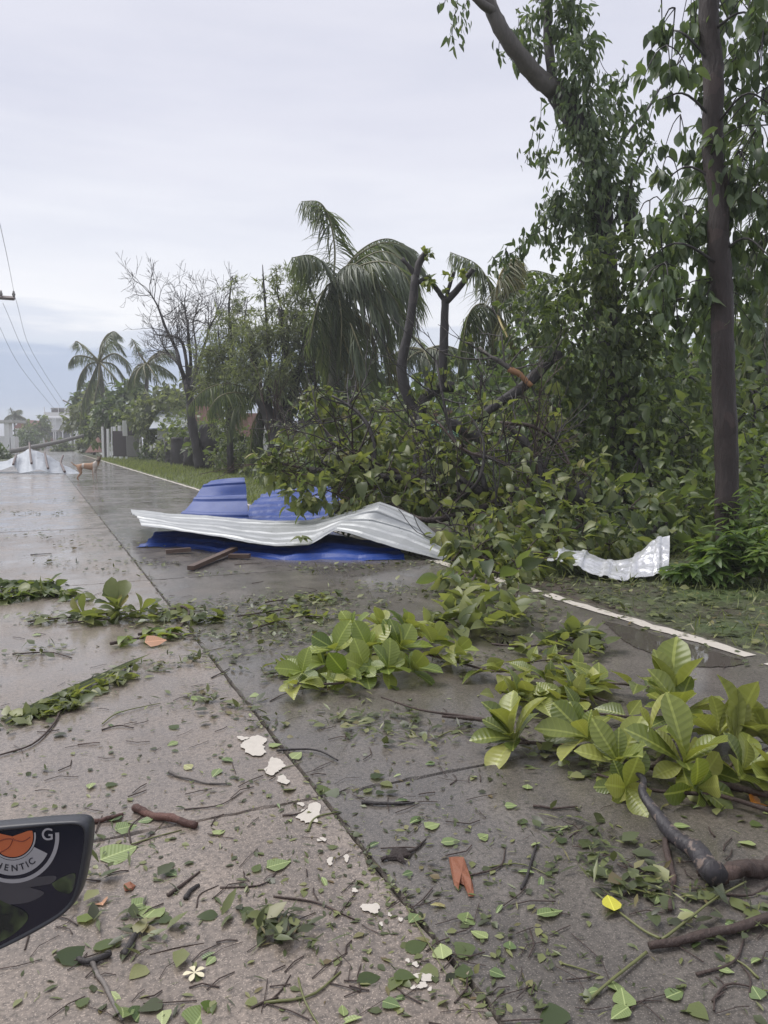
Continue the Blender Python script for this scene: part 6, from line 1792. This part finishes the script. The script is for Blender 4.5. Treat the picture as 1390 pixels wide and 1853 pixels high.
for x0, y0, x1, y1, sp, n in ((430, 1120, 700, 1090, 18, 350), (40, 1120, 420, 1110, 12, 420), (-20, 1075, 130, 1070, 14, 220), (500, 1160, 900, 1190, 35, 420), (860, 1060, 980, 1110, 26, 420), (10, 1310, 270, 1200, 14, 320), (700, 1300, 1390, 1420, 35, 420), (1030, 1480, 1150, 1620, 34, 140), (1150, 1580, 1390, 1680, 36, 110),
                             (540, 1030, 800, 1020, 9, 260), (0, 960, 230, 985, 10, 150), (60, 1010, 260, 1040, 9, 120), (20, 900, 200, 910, 5, 90), (180, 880, 330, 900, 5, 80), (280, 1200, 470, 1180, 14, 160), (330, 1250, 480, 1300, 22, 120), (0, 1190, 120, 1170, 12, 70), (560, 1290, 760, 1330, 20, 130), (300, 1100, 620, 1085, 16, 420), (420, 1150, 640, 1130, 20, 300), (620, 1060, 860, 1075, 14, 300), (240, 1130, 420, 1160, 16, 200), (480, 1210, 640, 1240, 18, 160), (900, 1110, 1080, 1180, 18, 240), (0, 925, 120, 930, 6, 120), (200, 1015, 330, 1020, 5, 90), (430, 1640, 520, 1690, 18, 45), (150, 1500, 250, 1720, 34, 80), (290, 870, 420, 905, 6, 60), (100, 990, 300, 985, 5, 60), (350, 1040, 450, 1035, 5, 60), (500, 1660, 560, 1700, 20, 40)):
    t = rng.random(n)
    pts = [gr(x0 + (x1 - x0) * q + rng.normal(0, sp * 1.4), y0 + (y1 - y0) * q + rng.normal(0, sp * .6), .005 + abs(rng.normal(0, .008))) for q in t]
    litter(pts, .018, .07, bf, small, .3)
n = 700
yy = 1.2 + 16 * rng.random(n) ** 1.5
pts = np.c_[XJ + rng.normal(0, .012, n), yy, np.full(n, .003)]
litter(pts, .008, .028, bf, small, .3)
o = kind(bf.build('leaf_litter', M['leaf_litter']), 'stuff'); o['label'] = 'shredded leaf fragments strewn over the wet road'; o['category'] = 'leaf litter'
bf = Buf()
n = 350
p = np.c_[3.45 + rng.random(n) * .3, 1.5 + rng.random(n) * 6, np.full(n, .008)]
litter(p, .02, .07, bf, small, .25)
n = 6500
p = np.c_[3.7 + rng.random(n) ** .9 * 3.0, 1.5 + rng.random(n) * 6.5, -.025 + np.abs(rng.normal(0, .015, n))]
litter(p, .03, .10, bf, small, .25)
o = kind(bf.build('verge_litter', M['leaf_litter']), 'stuff'); o['label'] = 'leaf litter and mud along the right verge'; o['category'] = 'leaf litter'
# dark fine twigs among the litter
bf = Buf()
for k_ in range(330):
    px, py = rng.uniform(-10, 1400), 880 + 970 * rng.random() ** .8
    g = gr(px, py, .004)
    if not (-2.0 < g[0] < 3.6):
        continue
    a = rng.normal(.3, .7); L = rng.uniform(.03, .12)
    e = g + np.array([math.cos(a), math.sin(a), 0]) * L
    bf.tube([g, (g + e) / 2 + np.array([rng.normal(0, L * .1), rng.normal(0, L * .1), .002]), e], rng.uniform(.0008, .0022), 4, cap=False)
o = kind(bf.build('twig_litter', M['twig']), 'stuff'); o['label'] = 'fine twig and needle scraps over the wet road'; o['category'] = 'twig litter'
# leafy twigs lying along the near verge

# ================================================================== damp air
hz = bpy.data.materials.new('damp air'); hz.use_nodes = True
hn = hz.node_tree.nodes; hn.clear()
ho = hn.new('ShaderNodeOutputMaterial'); hv = hn.new('ShaderNodeVolumePrincipled')
hv.inputs['Color'].default_value = (0.97, 0.98, 1.0, 1); hv.inputs['Density'].default_value = 0.0019
hz.node_tree.links.new(hv.outputs[0], ho.inputs['Volume'])
b = Buf(); b.box((0, 440, 5.25), (1220, 1020, 12.6))
o = kind(b.build('haze', hz, smooth=False), 'stuff'); o['label'] = 'thin damp air fading the far trees'; o['category'] = 'haze'
